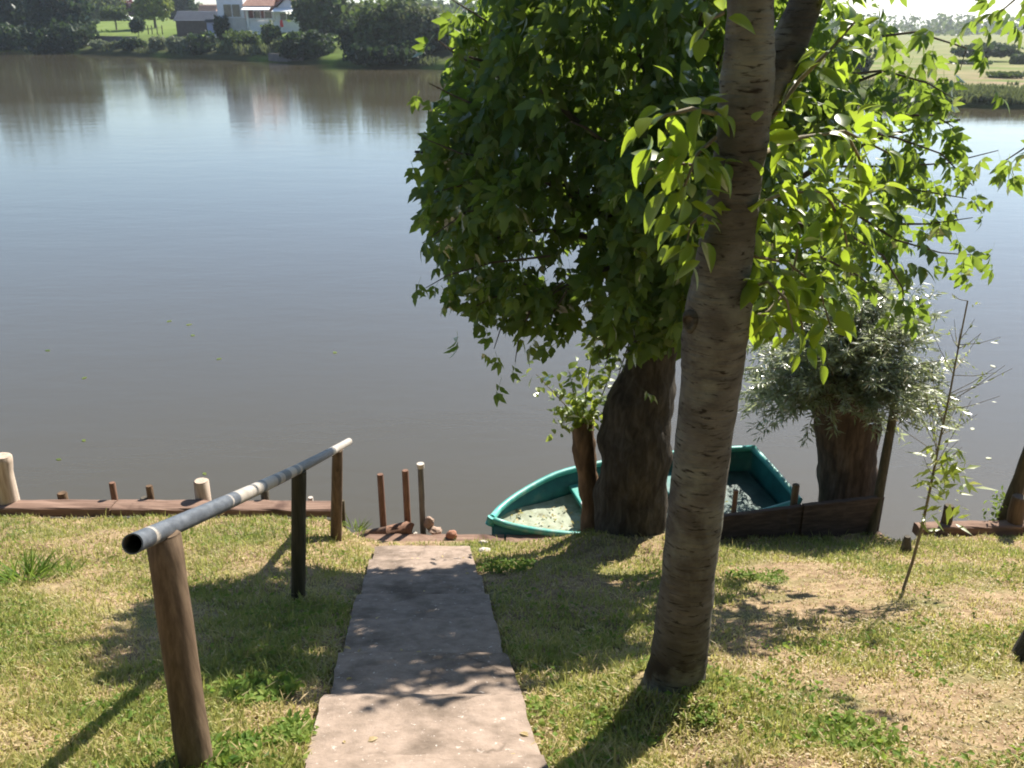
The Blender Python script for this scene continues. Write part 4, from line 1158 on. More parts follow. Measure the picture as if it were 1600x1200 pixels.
for i in range(400):
    az = random.uniform(0, 2 * math.pi); el = random.uniform(-0.35, 1.45)
    if math.sin(az) < -0.2: el = max(el, random.uniform(0.05, 0.4))
    L = random.uniform(0.8, 1.15) * (1.0 if el < 0.7 else 1.22)
    if math.cos(az) < -0.3 and el > 0.6: L *= 0.85
    d = Vector((math.cos(az) * math.cos(el), math.sin(az) * math.cos(el), math.sin(el)))
    a0 = wh + Vector((random.uniform(-.22, .22), random.uniform(-.2, .2), random.uniform(-.15, .1)))
    tipv = a0 + d * L + Vector((0, 0, -0.30 * L * random.uniform(0.2, 1.2) * math.cos(el)))
    mid = a0 + d * L * 0.55 + Vector((0, 0, 0.12))
    pts = [a0 * (1-t)**2 + mid * 2*t*(1-t) + tipv * t*t for t in np.linspace(0, 1, 6)]
    wm.tube(pts, [0.008 * (1 - 0.8 * k / 5) for k in range(6)], 4, False)
    nlv = int(105 * L)
    for k in range(nlv):
        t = 0.12 + 0.88 * (k + random.random()) / nlv
        p = a0 * (1-t)**2 + mid * 2*t*(1-t) + tipv * t*t
        sdv = Vector((random.gauss(0, 1), random.gauss(0, 1), random.gauss(-0.45, .5))).normalized()
        wloc.append((p + sdv * random.uniform(0, 0.045))[:]); wdir.append((sdv + d * 0.5).normalized()[:]); wt.append(random.random() ** 1.3)
ob = wm.build("shoots", M['twig'], wl); ob["kind"] = "stuff"
wloc = np.array(wloc); wdir = np.array(wdir)
LANCE = (np.array([(0, 0, 0), (-0.11, 0.35, 0.02), (0.11, 0.35, 0.02), (0, 0.38, -0.01), (0, 1, -0.12)]), [(0, 3, 1), (0, 2, 3), (1, 3, 4), (3, 2, 4)])
ob = bake("foliage", [LANCE], wloc, frames(wdir, rng.normal(size=(len(wloc), 3)) * 0.8 + np.array([0, 0, 1])), rng.uniform(0.06, 0.115, len(wloc)), wt, M['willow_leaf'], wl)
ob["kind"] = "stuff"

# ------------------------------------------------------------------ slender sapling on the right lawn
SPB = ground_hit(1410, 922)
sa = thing("sapling", SPB, "slender sapling with a tuft of narrow leaves halfway up on the right lawn", "sapling")
ys = SPB.y
stem = [P(1408, 930, ys), P(1425, 880, ys + 0.02), P(1441, 820, ys + 0.05), P(1452, 770, ys + 0.07), P(1461, 725, ys + 0.1), P(1470, 680, ys + 0.12), P(1485, 610, ys + 0.15), P(1498, 540, ys + 0.2), P(1512, 470, ys + 0.25)]
twig(stem, 0.0125, sa, M['twig'], "stem")
sl = []; sdir = []; ssz = []
for i in range(100):
    c = P(1475 + random.gauss(0, 19), 742 + random.gauss(0, 34), ys + 0.08 + random.gauss(0, .08))
    sl.append(c[:]); sdir.append(Vector((random.gauss(0.1, 1), random.gauss(0, .8), random.gauss(-.1, .5))).normalized()[:]); ssz.append(random.uniform(0.08, 0.17))
for k, (px, py) in enumerate(((1440, 800), (1448, 770), (1436, 815), (1452, 790), (1455, 775), (1465, 790))):
    sl.append(P(px, py, ys + 0.05)[:]); sdir.append(Vector((random.gauss(0, 1), random.gauss(0, .5), -0.7)).normalized()[:]); ssz.append(0.12)
for k in range(44):
    t = random.uniform(0.45, 1.0); j = min(int(t * 8), 7); b0 = stem[j].lerp(stem[j+1], t * 8 - j)
    d = Vector((random.gauss(0, 1), random.gauss(0, .6), random.uniform(0.3, 1.2))).normalized(); L = random.uniform(0.15, 0.55) * (1.25 - 0.6 * t)
    if k % 4 != 0: twig([b0, b0 + d * L * 0.5, b0 + d * L + Vector((0, 0, 0.03))], 0.003, sa)
    for q in range(4):
        sl.append((b0 + d * L * random.uniform(0.3, 1))[:]); sdir.append(Vector((random.gauss(0, 1), random.gauss(0, .8), random.gauss(.2, .6))).normalized()[:]); ssz.append(random.uniform(0.025, 0.06))
lm = tmpl_mesh("narrow_leaf", np.array(LANCE[0]) * np.array([1.25, 1, 1]), LANCE[1], M['sprout_leaf'])
sl = np.array(sl); leaf_objects([lm], sl, frames(np.array(sdir), rng.normal(size=(len(sl), 3)) * 0.5 + np.array([0, -0.2, 1])), ssz, sa)

# posts on the right bank
b = ground_hit(1474, 836); stake("bank_post", [b - Vector((0, 0, 0.2)), P(1479, 812, b.y), P(1484, 790, b.y)], [0.058, 0.055, 0.05], M['post_dark'], "short dark post behind the leafy sapling", "post", rough=0.12)
b = ground_hit(1417, 862); stake("bank_stub", [b - Vector((0, 0, 0.15)), P(1418, 838, b.y)], [0.085, 0.03], M['dark_branch'], "dark pointed stub at the notch in the bank", "stub", rough=0.15)
b = ground_hit(1576, 832)
stake("leaning_post", [P(1570, 840, b.y + .1) - Vector((0, 0, 0.4)), P(1570, 810, b.y + .1), P(1595, 745, b.y + .15), P(1625, 660, b.y + .2)], [0.075, 0.075, 0.07, 0.065], M['post_dark'], "thick dark mossy post leaning right over the water at the right edge", "post", rough=0.1)
stake("bank_post", [b - Vector((0, 0, 0.2)) + Vector((0.03, -.05, 0)), P(1588, 800, b.y - .05), P(1594, 776, b.y - .05)], [0.08, 0.08, 0.075], M['post_wood'], "short thick post in front of the leaning mossy post", "post", rough=0.1)
stake("bank_post", [P(1606, 830, b.y + .4) - Vector((0, 0, 0.4)), P(1604, 740, b.y + .4)], [0.06, 0.05], M['pale_wood'], "brown post cut by the right edge of the view", "post", rough=0.1)
# weeds by the leaning post
n_ = 70; c0 = P(1556, 795, b.y + 0.12)
wz = thing("weed_plant", (c0.x, c0.y, 0.2), "small pale weed growing at the foot of the leaning post", "weed")
wl_ = np.array([(c0.x + random.gauss(0, .05), c0.y + random.gauss(0, .05), c0.z + random.gauss(0, .11)) for _ in range(n_)])
bake("leaves", [tmpl_ovate(3, 0.5)], wl_, frames(rand_dirs(n_), rand_dirs(n_) * 0.5 + np.array([0, 0, 1])), rng.uniform(0.03, 0.07, n_), rng.uniform(0.3, 1, n_), M['weed'], wz)

# leaning tree whose foot shows at the right edge
LB = ground_hit(1600, 1032)
lt = thing("leaning_tree", LB + Vector((0.12, 0, 0)), "dark trunk foot at the right edge with leaves hanging into the top corner", "tree")
m = MB(); lp = [Vector((LB.x + .09, LB.y, LB.z - .2)), Vector((LB.x + .10, LB.y, LB.z + .02)), Vector((LB.x + .15, LB.y + .02, LB.z + .25)), Vector((LB.x + .30, LB.y + .1, LB.z + .8)), Vector((LB.x + .62, LB.y + .3, LB.z + 2.2)), Vector((LB.x + .8, LB.y + .6, LB.z + 4.4))]
m.tube(lp, [0.17, 0.145, 0.125, 0.115, 0.10, 0.07], 20, True, 0.12, 4, seed=4.0); m.build("trunk", M['pollard_bark'], lt, smooth=True)
ll = []; ld = []
for path, n_ in (([Vector((LB.x + .75, LB.y + .5, 5.6)), P(1640, -60, 4.6), P(1585, 0, 4.7), P(1552, 28, 4.8)], 9),
                 ([Vector((LB.x + .7, LB.y + .4, 4.6)), P(1660, 190, 5.0), P(1600, 232, 5.1), P(1560, 258, 5.2)], 9)):
    twig(path, 0.008, lt, M['dark_branch'], "twig")
    for i in range(n_):
        t = 1.4 + (i + random.random()) / n_ * 1.6; j = min(int(t), 2)
        p = path[j].lerp(path[j+1], t - j) + Vector((random.gauss(0, .06), random.gauss(0, .06), random.gauss(0, .04)))
        ll.append(p[:]); ld.append(Vector((random.gauss(0, .7), random.gauss(0, .5), -0.6)).normalized()[:])
ll = np.array(ll); leaf_objects(cmesh, ll, frames(np.array(ld), rng.normal(size=(len(ll), 3)) * 0.5 + np.array([0, -0.3, 1])), rng.uniform(0.15, 0.22, len(ll)), lt)

# ------------------------------------------------------------------ grass and weeds
def grass():
    N = 330000
    y = 1.75 * (8.05 / 1.75) ** rng.random(N)
    Z = y / 0.87
    x = rng.uniform(-1, 1, N) * (0.62 * Z + 0.5)
    ex = np.array([edge_y(v) for v in x])
    keep = (y < ex - 0.03) & (np.abs(x - (-0.33 - 0.113 * (y - 2.58))) > 0.445 + rng.normal(0, 0.03, N)) | ((y > 7.25) & (y < ex - 0.1) & (rng.random(N) < 0.35))
    keep &= ~((np.hypot(x - 1.17, y - 7.42) < 0.38) | (np.hypot(x - TB.x, y - 3.25) < 0.15))
    x, y = x[keep], y[keep]
    N = len(x)
    g1 = np.array([mnoise.noise((a * 1.1, b * 1.1, 2)) + 0.6 * mnoise.noise((a * 3.1, b * 3.1, 9)) for a, b in zip(x, y)])
    g2 = np.array([mnoise.noise((a * 6, b * 6, 4)) for a, b in zip(x, y)])
    # straw-coloured and bare on the right lawn and in drifts on the left, greener by the water
    dry = 0.10 + 1.15 * g1 + 0.40 * g2 + 0.55 * np.clip((x - 0.9) / 0.8, 0, 1) * np.clip((7.0 - y) / 1.5, 0, 1) - 0.30 * np.clip((y - 5.8), 0, 1.2) - 0.05
    dry += 0.40 * np.clip((x - 0.3) / 0.5, 0, 1) * np.clip((3.9 - y) / 0.8, 0, 1)
    dry += 0.25 * np.exp(-((np.abs(x - (-0.33 - 0.113 * (y - 2.58))) - 0.5) / 0.12) ** 2)
    shade_bare = np.exp(-(((x - 0.5) / 1.1) ** 2 + ((y - 5.6) / 1.3) ** 2))
    dens = np.clip(1.0 - 0.85 * np.clip(dry + 0.05, 0, 1), 0.22, 1)
    k = rng.random(N) < dens * (1 - 0.6 * shade_bare)
    x, y, dry = x[k], y[k], dry[k]; N = len(x)
    z = np.array([zg(a, b) for a, b in zip(x, y)])
    tint = np.clip(0.40 + 0.42 * dry + rng.normal(0, 0.13, N), 0, 1)
    straw = rng.random(N) < np.clip(0.24 + 0.55 * dry, 0.06, 0.8)
    tint = np.where(straw, np.clip(0.72 + rng.normal(0, .13, N), 0, 1), tint)
    h = rng.uniform(0.022, 0.062, N) * np.where(straw, 0.9, 1.0) * (1 - 0.35 * np.clip(dry, 0, 1))
    tall = rng.random(N) < np.where(g2[k] > 0.18, 0.10, 0.01)
    h = np.where(tall, h * 2.0, h)
    lean = np.where(straw, rng.uniform(1.0, 1.5, N), rng.uniform(0.15, 1.1, N))
    az = rng.uniform(0, 2 * np.pi, N)
    ux, uy = np.cos(az), np.sin(az)
    wd = rng.uniform(0.0022, 0.0058, N)
    base = np.stack([x, y, z - 0.004], 1)
    d1 = np.stack([ux * np.sin(lean * .6), uy * np.sin(lean * .6), np.cos(lean * .6)], 1)
    d2 = np.stack([ux * np.sin(lean), uy * np.sin(lean), np.cos(lean) - 0.1], 1)
    sv = np.stack([-uy, ux, np.zeros(N)], 1) * wd[:, None]
    mid = base + d1 * (h * 0.55)[:, None]; tip = mid + d2 * (h * 0.55)[:, None]
    V = np.stack([base - sv, base + sv, mid + sv * .8, mid - sv * .8, tip], 1).reshape(-1, 3)
    o = (np.arange(N) * 5)[:, None]
    L = np.concatenate([o + np.array([[0, 1, 2, 3]]), o + np.array([[3, 2, 4]])], 1).ravel()
    T = np.tile(np.array([4, 3]), N)
    me = np_mesh("grass", V, L, T, M['grass'], False, np.repeat(tint, 5))
    tag(link("grass", me), "patchy mown grass and straw on the sloping bank", None, None, "stuff")
grass()

def ground_cover():
    # small broad leaves of clover and plantain in the greener drifts
    n = 17000
    y = 1.9 * (7.5 / 1.9) ** rng.random(n); x = rng.uniform(-1, 1, n) * (0.62 * y / 0.87 + 0.3)
    g = np.array([mnoise.noise((a * 1.1, b * 1.1, 2)) + 0.8 * mnoise.noise((a * 2.6, b * 2.6, 19)) + 0.5 * mnoise.noise((a * 9, b * 9, 5)) for a, b in zip(x, y)])
    k = (g < -0.12) & (np.abs(x - (-0.33 - 0.113 * (y - 2.58))) > 0.47) & (y < np.array([edge_y(v) for v in x]) - 0.1) & (np.hypot(x - 1.17, y - 7.42) > 0.4) & (np.hypot(x - TB.x, y - 3.25) > 0.17)
    x, y, g = x[k], y[k], g[k]; n = len(x)
    z = np.array([zg(a, b) for a, b in zip(x, y)]) + rng.uniform(0.005, 0.055, n)
    d = rng.normal(size=(n, 3)) * np.array([1, 1, 0.4])
    o = bake("ground_cover", [tmpl_ovate(2, 0.6, 0.3, 0.3)], np.stack([x, y, z], 1), frames(d, rng.normal(size=(n, 3)) * 0.5 + np.array([0, 0, 1])), rng.uniform(0.018, 0.045, n), np.clip(0.6 + rng.normal(0, .25, n), 0, 1), M['weed'])
    tag(o, "clover and small weeds growing in the lawn", None, None, "stuff")
    # long dry cut stems lying on the surface
    n = 5500
    y = 1.9 * (7.6 / 1.9) ** rng.random(n); x = rng.uniform(-1, 1, n) * (0.62 * y / 0.87 + 0.3)
    k = (np.abs(x - (-0.33 - 0.113 * (y - 2.58))) > 0.44) & (y < np.array([edge_y(v) for v in x]) - 0.1) & (np.hypot(x - 1.17, y - 7.42) > 0.4) & (np.hypot(x - TB.x, y - 3.25) > 0.17)
    x, y = x[k], y[k]; n = len(x)
    z = np.array([zg(a, b) for a, b in zip(x, y)]) + rng.uniform(0.012, 0.05, n)
    d = rng.normal(size=(n, 3)) * np.array([1, 1, 0.22])
    o = bake("dry_clippings", [tmpl_ovate(2, 0.075, 0.3, 0.2, 0.3)], np.stack([x, y, z], 1), frames(d, rng.normal(size=(n, 3)) * 0.4 + np.array([0, 0, 1])), rng.uniform(0.03, 0.10, n), np.clip(rng.normal(0.85, .14, n), 0, 1), M['grass'])
    tag(o, "dry cut grass stems lying on the lawn", None, None, "stuff")
ground_cover()

def tuft(px, py, n, rad, hmin, hmax, label, broad=False, tint0=0.5, name="grass_tuft", cat="grass tuft"):
    b = ground_hit(px, py)
    root = thing(name, b, label, cat)
    loc = []; dr = []
    if broad: n = int(n * 2.6); rad *= 1.25
    for i in range(n):
        a = random.uniform(0, 6.283); r_ = rad * math.sqrt(random.random())
        p = Vector((b.x + r_ * math.cos(a), b.y + r_ * math.sin(a), 0)); p.z = zg(p.x, p.y) - 0.005
        if broad: p.z += random.uniform(0.0, hmin * 1.1)
        loc.append(p[:])
        k = random.uniform(0.2, 0.9) if not broad else random.uniform(0.2, 1.2)
        if broad: a = random.uniform(0, 6.283)
        dr.append(Vector((math.cos(a) * k + random.gauss(0, .25), math.sin(a) * k + random.gauss(0, .25), 1 if not broad else 0.5)).normalized()[:])
    if broad:
        hmin *= 0.42; hmax *= 0.42
    T = tmpl_ovate(4, 0.55, 0.3, 0.3) if broad else (tmpl_ovate(4, 0.07, 0.3, 0.45, 0.3))
    o = bake("blades" if not broad else "leaves", [T], np.array(loc), frames(np.array(dr), np.array([[0, 0, 1.0]] * n) + rng.normal(size=(n, 3)) * 0.3), rng.uniform(hmin, hmax, n), np.clip(rng.normal(tint0, .25, n), 0, 1), M['weed'], root)
    o["kind"] = "stuff"
tuft(42, 905, 150, 0.16, 0.10, 0.24, "tall dark green grass tuft on the left lawn", tint0=0.25)
tuft(100, 895, 90, 0.11, 0.06, 0.14, "lower green tuft just right of the tall one", tint0=0.5)
tuft(410, 1085, 200, 0.14, 0.05, 0.12, "bright weed clump by the left side of the path", True, 0.7, "weed_clump", "weed")
tuft(460, 1150, 140, 0.10, 0.05, 0.10, "leafy weed clump lower left of the path near the front", True, 0.75, "weed_clump", "weed")
tuft(350, 1185, 160, 0.13, 0.05, 0.11, "weeds at the foot of the nearest handrail post", True, 0.55, "weed_clump", "weed")
tuft(685, 922, 60, 0.14, 0.04, 0.09, "small dark weeds growing across the shaded path", True, 0.2, "weed_clump", "weed")
tuft(553, 828, 50, 0.10, 0.08, 0.18, "light grass tuft at the left end of the landing timber", tint0=0.8)
tuft(790, 890, 160, 0.20, 0.05, 0.11, "shaded weeds right of the path's lower end", True, 0.35, "weed_clump", "weed")
tuft(1180, 905, 160, 0.20, 0.05, 0.10, "weeds in dappled shade right of the slim trunk", True, 0.6, "weed_clump", "weed")
tuft(1330, 1150, 170, 0.16, 0.04, 0.10, "low bright weeds on the dry lawn at lower right", True, 0.8, "weed_clump", "weed")
tuft(1095, 1120, 40, 0.06, 0.04, 0.09, "little weed at the right foot of the slim trunk", True, 0.8, "weed_clump", "weed")
tuft(1012, 1160, 26, 0.05, 0.03, 0.07, "tiny weed in the slim trunk's shadow", True, 0.8, "weed_clump", "weed")
tuft(470, 800, 60, 0.14, 0.05, 0.11, "leafy weeds under the raised edging timber", True, 0.8, "weed_clump", "weed")
tuft(1590, 870, 80, 0.14, 0.05, 0.12, "grass tuft below the posts at the right edge", tint0=0.8)
tuft(820, 1120, 70, 0.10, 0.04, 0.09, "dry looking weed at the right side of the near slab", True, 0.9, "weed_clump", "weed")

# dry leaves and chips lying about
n_ = 420
lx = rng.uniform(-2.6, 3.2, n_); ly = 2.4 * (7.4 / 2.4) ** rng.random(n_)
lz = np.array([zg(a, b) + 0.018 + (0.05 if abs(a - path_x(b)) < 0.44 else 0) for a, b in zip(lx, ly)])
ob = bake("leaf_litter", [tmpl_ovate(3, 0.6, 0.4, 0.3)], np.stack([lx, ly, lz], 1), frames(rng.normal(size=(n_, 3)) * np.array([1, 1, 0.2]), rng.normal(size=(n_, 3)) * 0.4 + np.array([0, 0, 1])), rng.uniform(0.02, 0.05, n_), rng.uniform(0.75, 1.0, n_), M['grass'])
tag(ob, "dry leaves scattered over the bank", None, None, "stuff")

# floating leaves
fm = tmpl_mesh("floating_leaf", *tmpl_ovate(3, 0.6, 0.05, 0.02), M['sprout_leaf'])
for px, py in ((525, 552), (130, 686), (96, 718), (268, 500), (290, 508), (78, 548), (338, 562), (318, 738), (128, 592), (303, 525), (1548, 570), (1520, 668), (1540, 716)):
    q = PZ(px, py, 0.006)
    o = bpy.data.objects.new("floating_leaf", fm); C.objects.link(o)
    s_ = 0.10 * q.y / 12
    o.location = q; o.scale = (s_, s_, s_); o.rotation_euler = (0, 0, random.uniform(0, 6))
    tag(o, "pale leaf floating on the open river", "leaf", "leaves floating on the river")

# ------------------------------------------------------------------ far bank: trees, shrubs, house
def far_point(px, s):
    """world x, y of the place s metres behind the far shore in the direction of photo column px"""
    lo, hi = 40.0, 1200.0
    for _ in range(60):
        Y = (lo + hi) / 2; x = (px - 800) / FPX * Y * 0.93
        if Y < shore_y(x) + s: lo = Y
        else: hi = Y
    x = (px - 800) / FPX * Y * 0.93
    return x, Y, zfar(x, s)

def crown_pts(lobes, n, inner=0.5, tex=0.5):
    out = []; nr = []; tn = []
    vol = np.array([l[3] * l[4] + l[4] * l[5] + l[3] * l[5] for l in lobes]); cnt = np.maximum(1, (vol / vol.sum() * n).astype(int))
    for l, c in zip(lobes, cnt):
        d = rand_dirs(c); d = np.sign(d) * np.abs(d) ** 0.78; rr = rng.uniform(inner, 1.0, c) ** 0.6
        k = np.array([1 + tex * mnoise.noise(Vector(q) * 1.9 + Vector((l[0], l[2], 0))) + tex * 0.6 * mnoise.noise(Vector(q) * 4.3 + Vector((l[1], 0, l[0]))) for q in d])
        p = np.array(l[:3]) + d * np.array(l[3:6]) * (rr * k)[:, None]
        out.append(p); nr.append(d)
        tn.append(np.clip(0.35 + 0.9 * (k - 1) / tex * 0.5 + rng.normal(0, .22, c), 0, 1))
    return np.concatenate(out), np.concatenate(nr), np.concatenate(tn)

def far_plant(name, label, cat, px, s, wpx, ytop, mat, n=1400, leaf=0.55, trunk=True, lobes=7, base_frac=0.12, depth=0.8, group=None, seed=0, clear=0.0):
    r_ = random.Random(seed + px)
    x, Y, z = far_point(px, s)
    zc = Y * cp + (H - z) * sp; W = wpx / FPX * zc
    top = P(px, ytop, Y).z; Hh = max(0.6, top - z)
    root = thing(name, (x, Y, z), label, cat, group)
    z0 = z + Hh * clear - (0.10 * Hh if clear == 0 else 0)
    L = []
    cz = (z0 + top) / 2; rz = (top - z0) / 2
    L.append((x, Y, cz, W * 0.42, W * 0.42 * depth, rz * 0.95))
    for k in range(lobes):
        a = 2 * math.pi * k / lobes + r_.uniform(-.4, .4); q = r_.uniform(0.20, 0.30) * W
        L.append((x + math.cos(a) * q, Y + math.sin(a) * q * depth, cz + r_.uniform(-.5, .35) * rz, W * r_.uniform(.21, .29), W * r_.uniform(.21, .29) * depth, rz * r_.uniform(.42, .70)))
    p, d, t = crown_pts(L, int(n * 1.5))
    p[:, 2] = np.maximum(p[:, 2], (z if s > 5 else 0.0) + 0.08 + 0.2 * rng.random(len(p)))
    dd = rand_dirs(len(p)); nn_ = d + rand_dirs(len(p)) * 0.7
    bake("crown", [QUAD, QUAD2], p, frames(dd, nn_), rng.uniform(0.6, 1.35, len(p)) * leaf, t, M[mat], root)
    if trunk:
        m = MB(); tr_ = max(0.08, W * 0.028)
        m.tube([(x, Y, z - 0.3), (x + W * .01, Y, z + Hh * .25), (x - W * .01, Y, cz), (x + W * .02, Y, top - rz * 0.5)], [tr_ * 1.2, tr_, tr_ * .7, tr_ * .25], 8, True, 0.1, 1.0)
        m.build("trunk", M['dark_branch'], root, smooth=True)
    return root

T_ = far_plant
T_("far_tree", "huge dark tree filling the top left corner of the far bank", "tree", 10, 6, 130, -75, 'far_dark', 2600, 1.0)
T_("far_tree", "dark rounded tree second from the left corner across the river", "tree", 98, 5, 105, -45, 'far_dark', 2400, 0.9)
T_("waterside_bush", "dark bush reaching the water at the far left", "bush", 15, 1.0, 90, 38, 'far_dark', 1300, 0.75, False)
T_("waterside_bush", "wide dark bush on the water below the second left tree", "bush", 95, 0.8, 110, 34, 'far_dark', 1600, 0.7, False)
T_("far_tree", "yellow-green tree behind the lawn just right of the dark corner trees", "tree", 158, 75, 90, -22, 'far_yellow', 1700, 1.0)
T_("far_tree", "small dark lawn tree with bare trunk across the river", "tree", 183, 26, 42, 8, 'far_mid', 800, 0.5, clear=0.42)
T_("far_tree", "maroon leaved tree behind the far lawn", "tree", 208, 85, 30, -2, 'far_maroon', 700, 0.8)
T_("far_tree", "broad yellow-green tree left of the blue-grey shed", "tree", 244, 34, 62, -14, 'far_yellow', 2000, 0.6, clear=0.2)
T_("far_tree", "tall dark tree behind the blue-grey shed", "tree", 288, 95, 46, -30, 'far_dark', 1200, 1.0)
T_("far_tree", "olive tree left of the orange roofed cottage", "tree", 304, 100, 44, 4, 'far_olive', 900, 0.8)
T_("topiary_tree", "dark round headed clipped tree on the far shore", "tree", 216, 9, 24, 27, 'far_dark', 800, 0.36, clear=0.35, lobes=3)
T_("waterside_bush", "dark low bush below the clipped round tree", "bush", 205, 3, 42, 58, 'far_dark', 800, 0.45, False)
T_("shrub", "pale shrub near the water left of the clipped tree", "shrub", 152, 3, 30, 62, 'far_pale', 500, 0.4, False)
T_("shrub", "low yellowish flowering shrub under the far lawn", "shrub", 178, 4, 34, 64, 'far_olive', 450, 0.35, False)
T_("shrub", "silvery tall shrub right of the clipped tree", "shrub", 244, 3, 28, 56, 'far_pale', 700, 0.42, False)
T_("shrub", "silvery wide shrub with a dark middle by the far water", "shrub", 275, 3, 36, 56, 'far_pale', 800, 0.42, False)
T_("waterside_bush", "dark bush below the blue-grey shed", "bush", 314, 2, 52, 50, 'far_dark', 1200, 0.5, False)
T_("round_bush", "dark round bush in front of the white house's left corner", "bush", 348, 12, 26, 24, 'far_dark', 800, 0.42, False, lobes=3)
T_("shrub", "mixed green shrub below the white house terrace", "shrub", 378, 6, 58, 48, 'far_mid', 1200, 0.45, False)
T_("shrub", "upright green shrub in front of the house middle", "shrub", 424, 7, 32, 34, 'far_mid', 900, 0.42, False)
T_("shrub", "grey-green shrub between the house and the dark hedge", "shrub", 437, 4, 28, 58, 'far_olive', 600, 0.4, False)
T_("waterside_bush", "large dark bush on the water below the house's right end", "bush", 478, 2, 88, 50, 'far_dark', 2200, 0.6, False)
T_("far_tree", "full green tree right beside the white house", "tree", 511, 20, 96, -28, 'far_mid', 2400, 0.75)
T_("far_tree", "paler tree between the house tree and the big willow", "tree", 556, 30, 56, 6, 'far_olive', 1100, 0.7)
T_("far_tree", "dark upright bush tree left of the big willow", "tree", 560, 4, 62, 30, 'far_dark', 1500, 0.6)
T_("far_tree", "big dark willow mass on the far shore", "tree", 612, 5, 118, -8, 'far_mid', 3200, 0.6)
T_("far_tree", "pale grey-green willow right of the dark mass", "tree", 655, 7, 90, 6, 'far_olive', 2400, 0.55)
T_("waterside_bush", "dark undergrowth on the water beneath the willows", "bush", 610, 1.0, 140, 62, 'far_dark', 1700, 0.5, False)
T_("far_tree", "green tree just left of the pollard's leaves across the water", "tree", 715, 12, 90, 26, 'far_mid', 1500, 0.6)
T_("far_tree", "olive tree glimpsed through the left of the pollard crown", "tree", 800, 10, 110, 10, 'far_olive', 1400, 0.6)
T_("far_tree", "dark tree glimpsed behind the pollard crown", "tree", 910, 12, 120, -10, 'far_dark', 1300, 0.6)
T_("far_tree", "green tree behind the slim trunk on the far bank", "tree", 1040, 14, 120, 0, 'far_mid', 1300, 0.5)
T_("far_tree", "rounded tree behind the leaves right of the slim trunk", "tree", 1190, 16, 100, 30, 'far_mid', 1200, 0.45)
T_("far_tree", "small dark tree behind the right side of the pollard crown", "tree", 1330, 30, 80, 60, 'far_dark', 900, 0.45)
T_("field_tree", "dark broad topped tree on the meadow at right", "tree", 1548, 70, 92, 68, 'far_dark', 2000, 0.45, clear=0.3)
T_("field_bush", "low dark bush left of the meadow tree", "bush", 1525, 60, 60, 96, 'far_dark', 700, 0.4, False)
T_("field_bush", "low bush at the right end of the meadow", "bush", 1602, 60, 30, 84, 'far_mid', 500, 0.4, False)
T_("shrub", "rounded green bush on the right hand far shore", "shrub", 1570, 1.0, 40, 148, 'far_olive', 500, 0.22, False)
T_("shrub", "small dark conical bush on the right hand far shore", "shrub", 1578, 6, 16, 136, 'far_dark', 300, 0.18, False, lobes=2)
T_("shrub", "tangled bush on the shore below the pollard's right leaves", "shrub", 1490, 1.0, 60, 148, 'far_mid', 700, 0.24, False)
T_("shrub", "long hedge-like bush along the right hand meadow", "shrub", 1585, 26, 60, 112, 'far_mid', 600, 0.24, False)

# unseen trees added around the viewer to block sky light and deepen shade
for k, (gx, gy, gw, gh, mt, lab) in enumerate(((-9, -9, 9, 11, 'far_mid', "added tall green tree left behind the viewer, unseen, blocking sky light"), (-1, -13, 10, 12, 'far_dark', "added dark tree straight behind the viewer, unseen, blocking sky light"),
        (8, -10, 9, 11, 'far_mid', "added green tree right behind the viewer, unseen, blocking sky light"), (-17, -2, 8, 9, 'far_olive', "added olive tree at far left, unseen, blocking sky light"), (16, -3, 8, 9, 'far_olive', "added olive tree at far right, unseen, blocking sky light"))):
    z = zg(gx, gy); root = thing("sky_blocking_tree", (gx, gy, z), lab, "tree")
    L_ = [(gx, gy, z + gh * .55, gw * .45, gw * .4, gh * .42)] + [(gx + gw * .3 * math.cos(a_), gy + gw * .3 * math.sin(a_), z + gh * random.uniform(.3, .65), gw * .28, gw * .28, gh * .25) for a_ in np.linspace(0, 5.2, 6)]
    p, d, t = crown_pts(L_, 2600)
    bake("crown", [QUAD, QUAD2], p, frames(rand_dirs(len(p)), d + rand_dirs(len(p)) * .7), rng.uniform(.35, .8, len(p)), t, M[mt], root)
    m = MB(); m.tube([(gx, gy, z - .3), (gx + .1, gy, z + gh * .3), (gx, gy, z + gh * .8)], [.3, .22, .08], 10, True, .1, 1); m.build("trunk", M['dark_branch'], root, smooth=True)

# reeds and bank grass along the far waterline
rl = []; 
for px0, px1, s_, h_ in ((145, 180, 0.4, 0.9), (208, 236, 0.4, 0.9), (254, 282, 0.4, 0.9), (294, 313, 0.4, 1.0), (335, 424, 1.0, 1.6), (600, 690, 0.3, 0.8), (1380, 1640, 0.4, 0.7), (1380, 1640, 2.5, 0.7), (1380, 1640, 5, 0.6), (1300, 1660, 9, 0.5), (1300, 1660, 14, 0.5)):
    for px in np.arange(px0, px1, 0.35):
        x, Y, z = far_point(px + random.uniform(-.3, .3), s_ + random.uniform(0, 2.0))
        if mnoise.noise((x * 0.35, Y * 0.1, s_)) < (-0.2 if px0 > 1000 else -0.25): continue
        rl.append((x, Y, z - 0.1, h_ * random.uniform(0.5, 1.1)))
rl = np.array(rl); n_ = len(rl)
dd = np.stack([rng.normal(0, .25, n_), rng.normal(0, .25, n_), np.ones(n_)], 1)
ob = bake("reeds", [tmpl_ovate(2, 0.35, 0.2, 0.15)], rl[:, :3], frames(dd, rng.normal(size=(n_, 3))), rl[:, 3], rng.uniform(0, 1, n_), M['far_olive'])
tag(ob, "light green reeds and grass along the far waterline", None, None, "stuff")
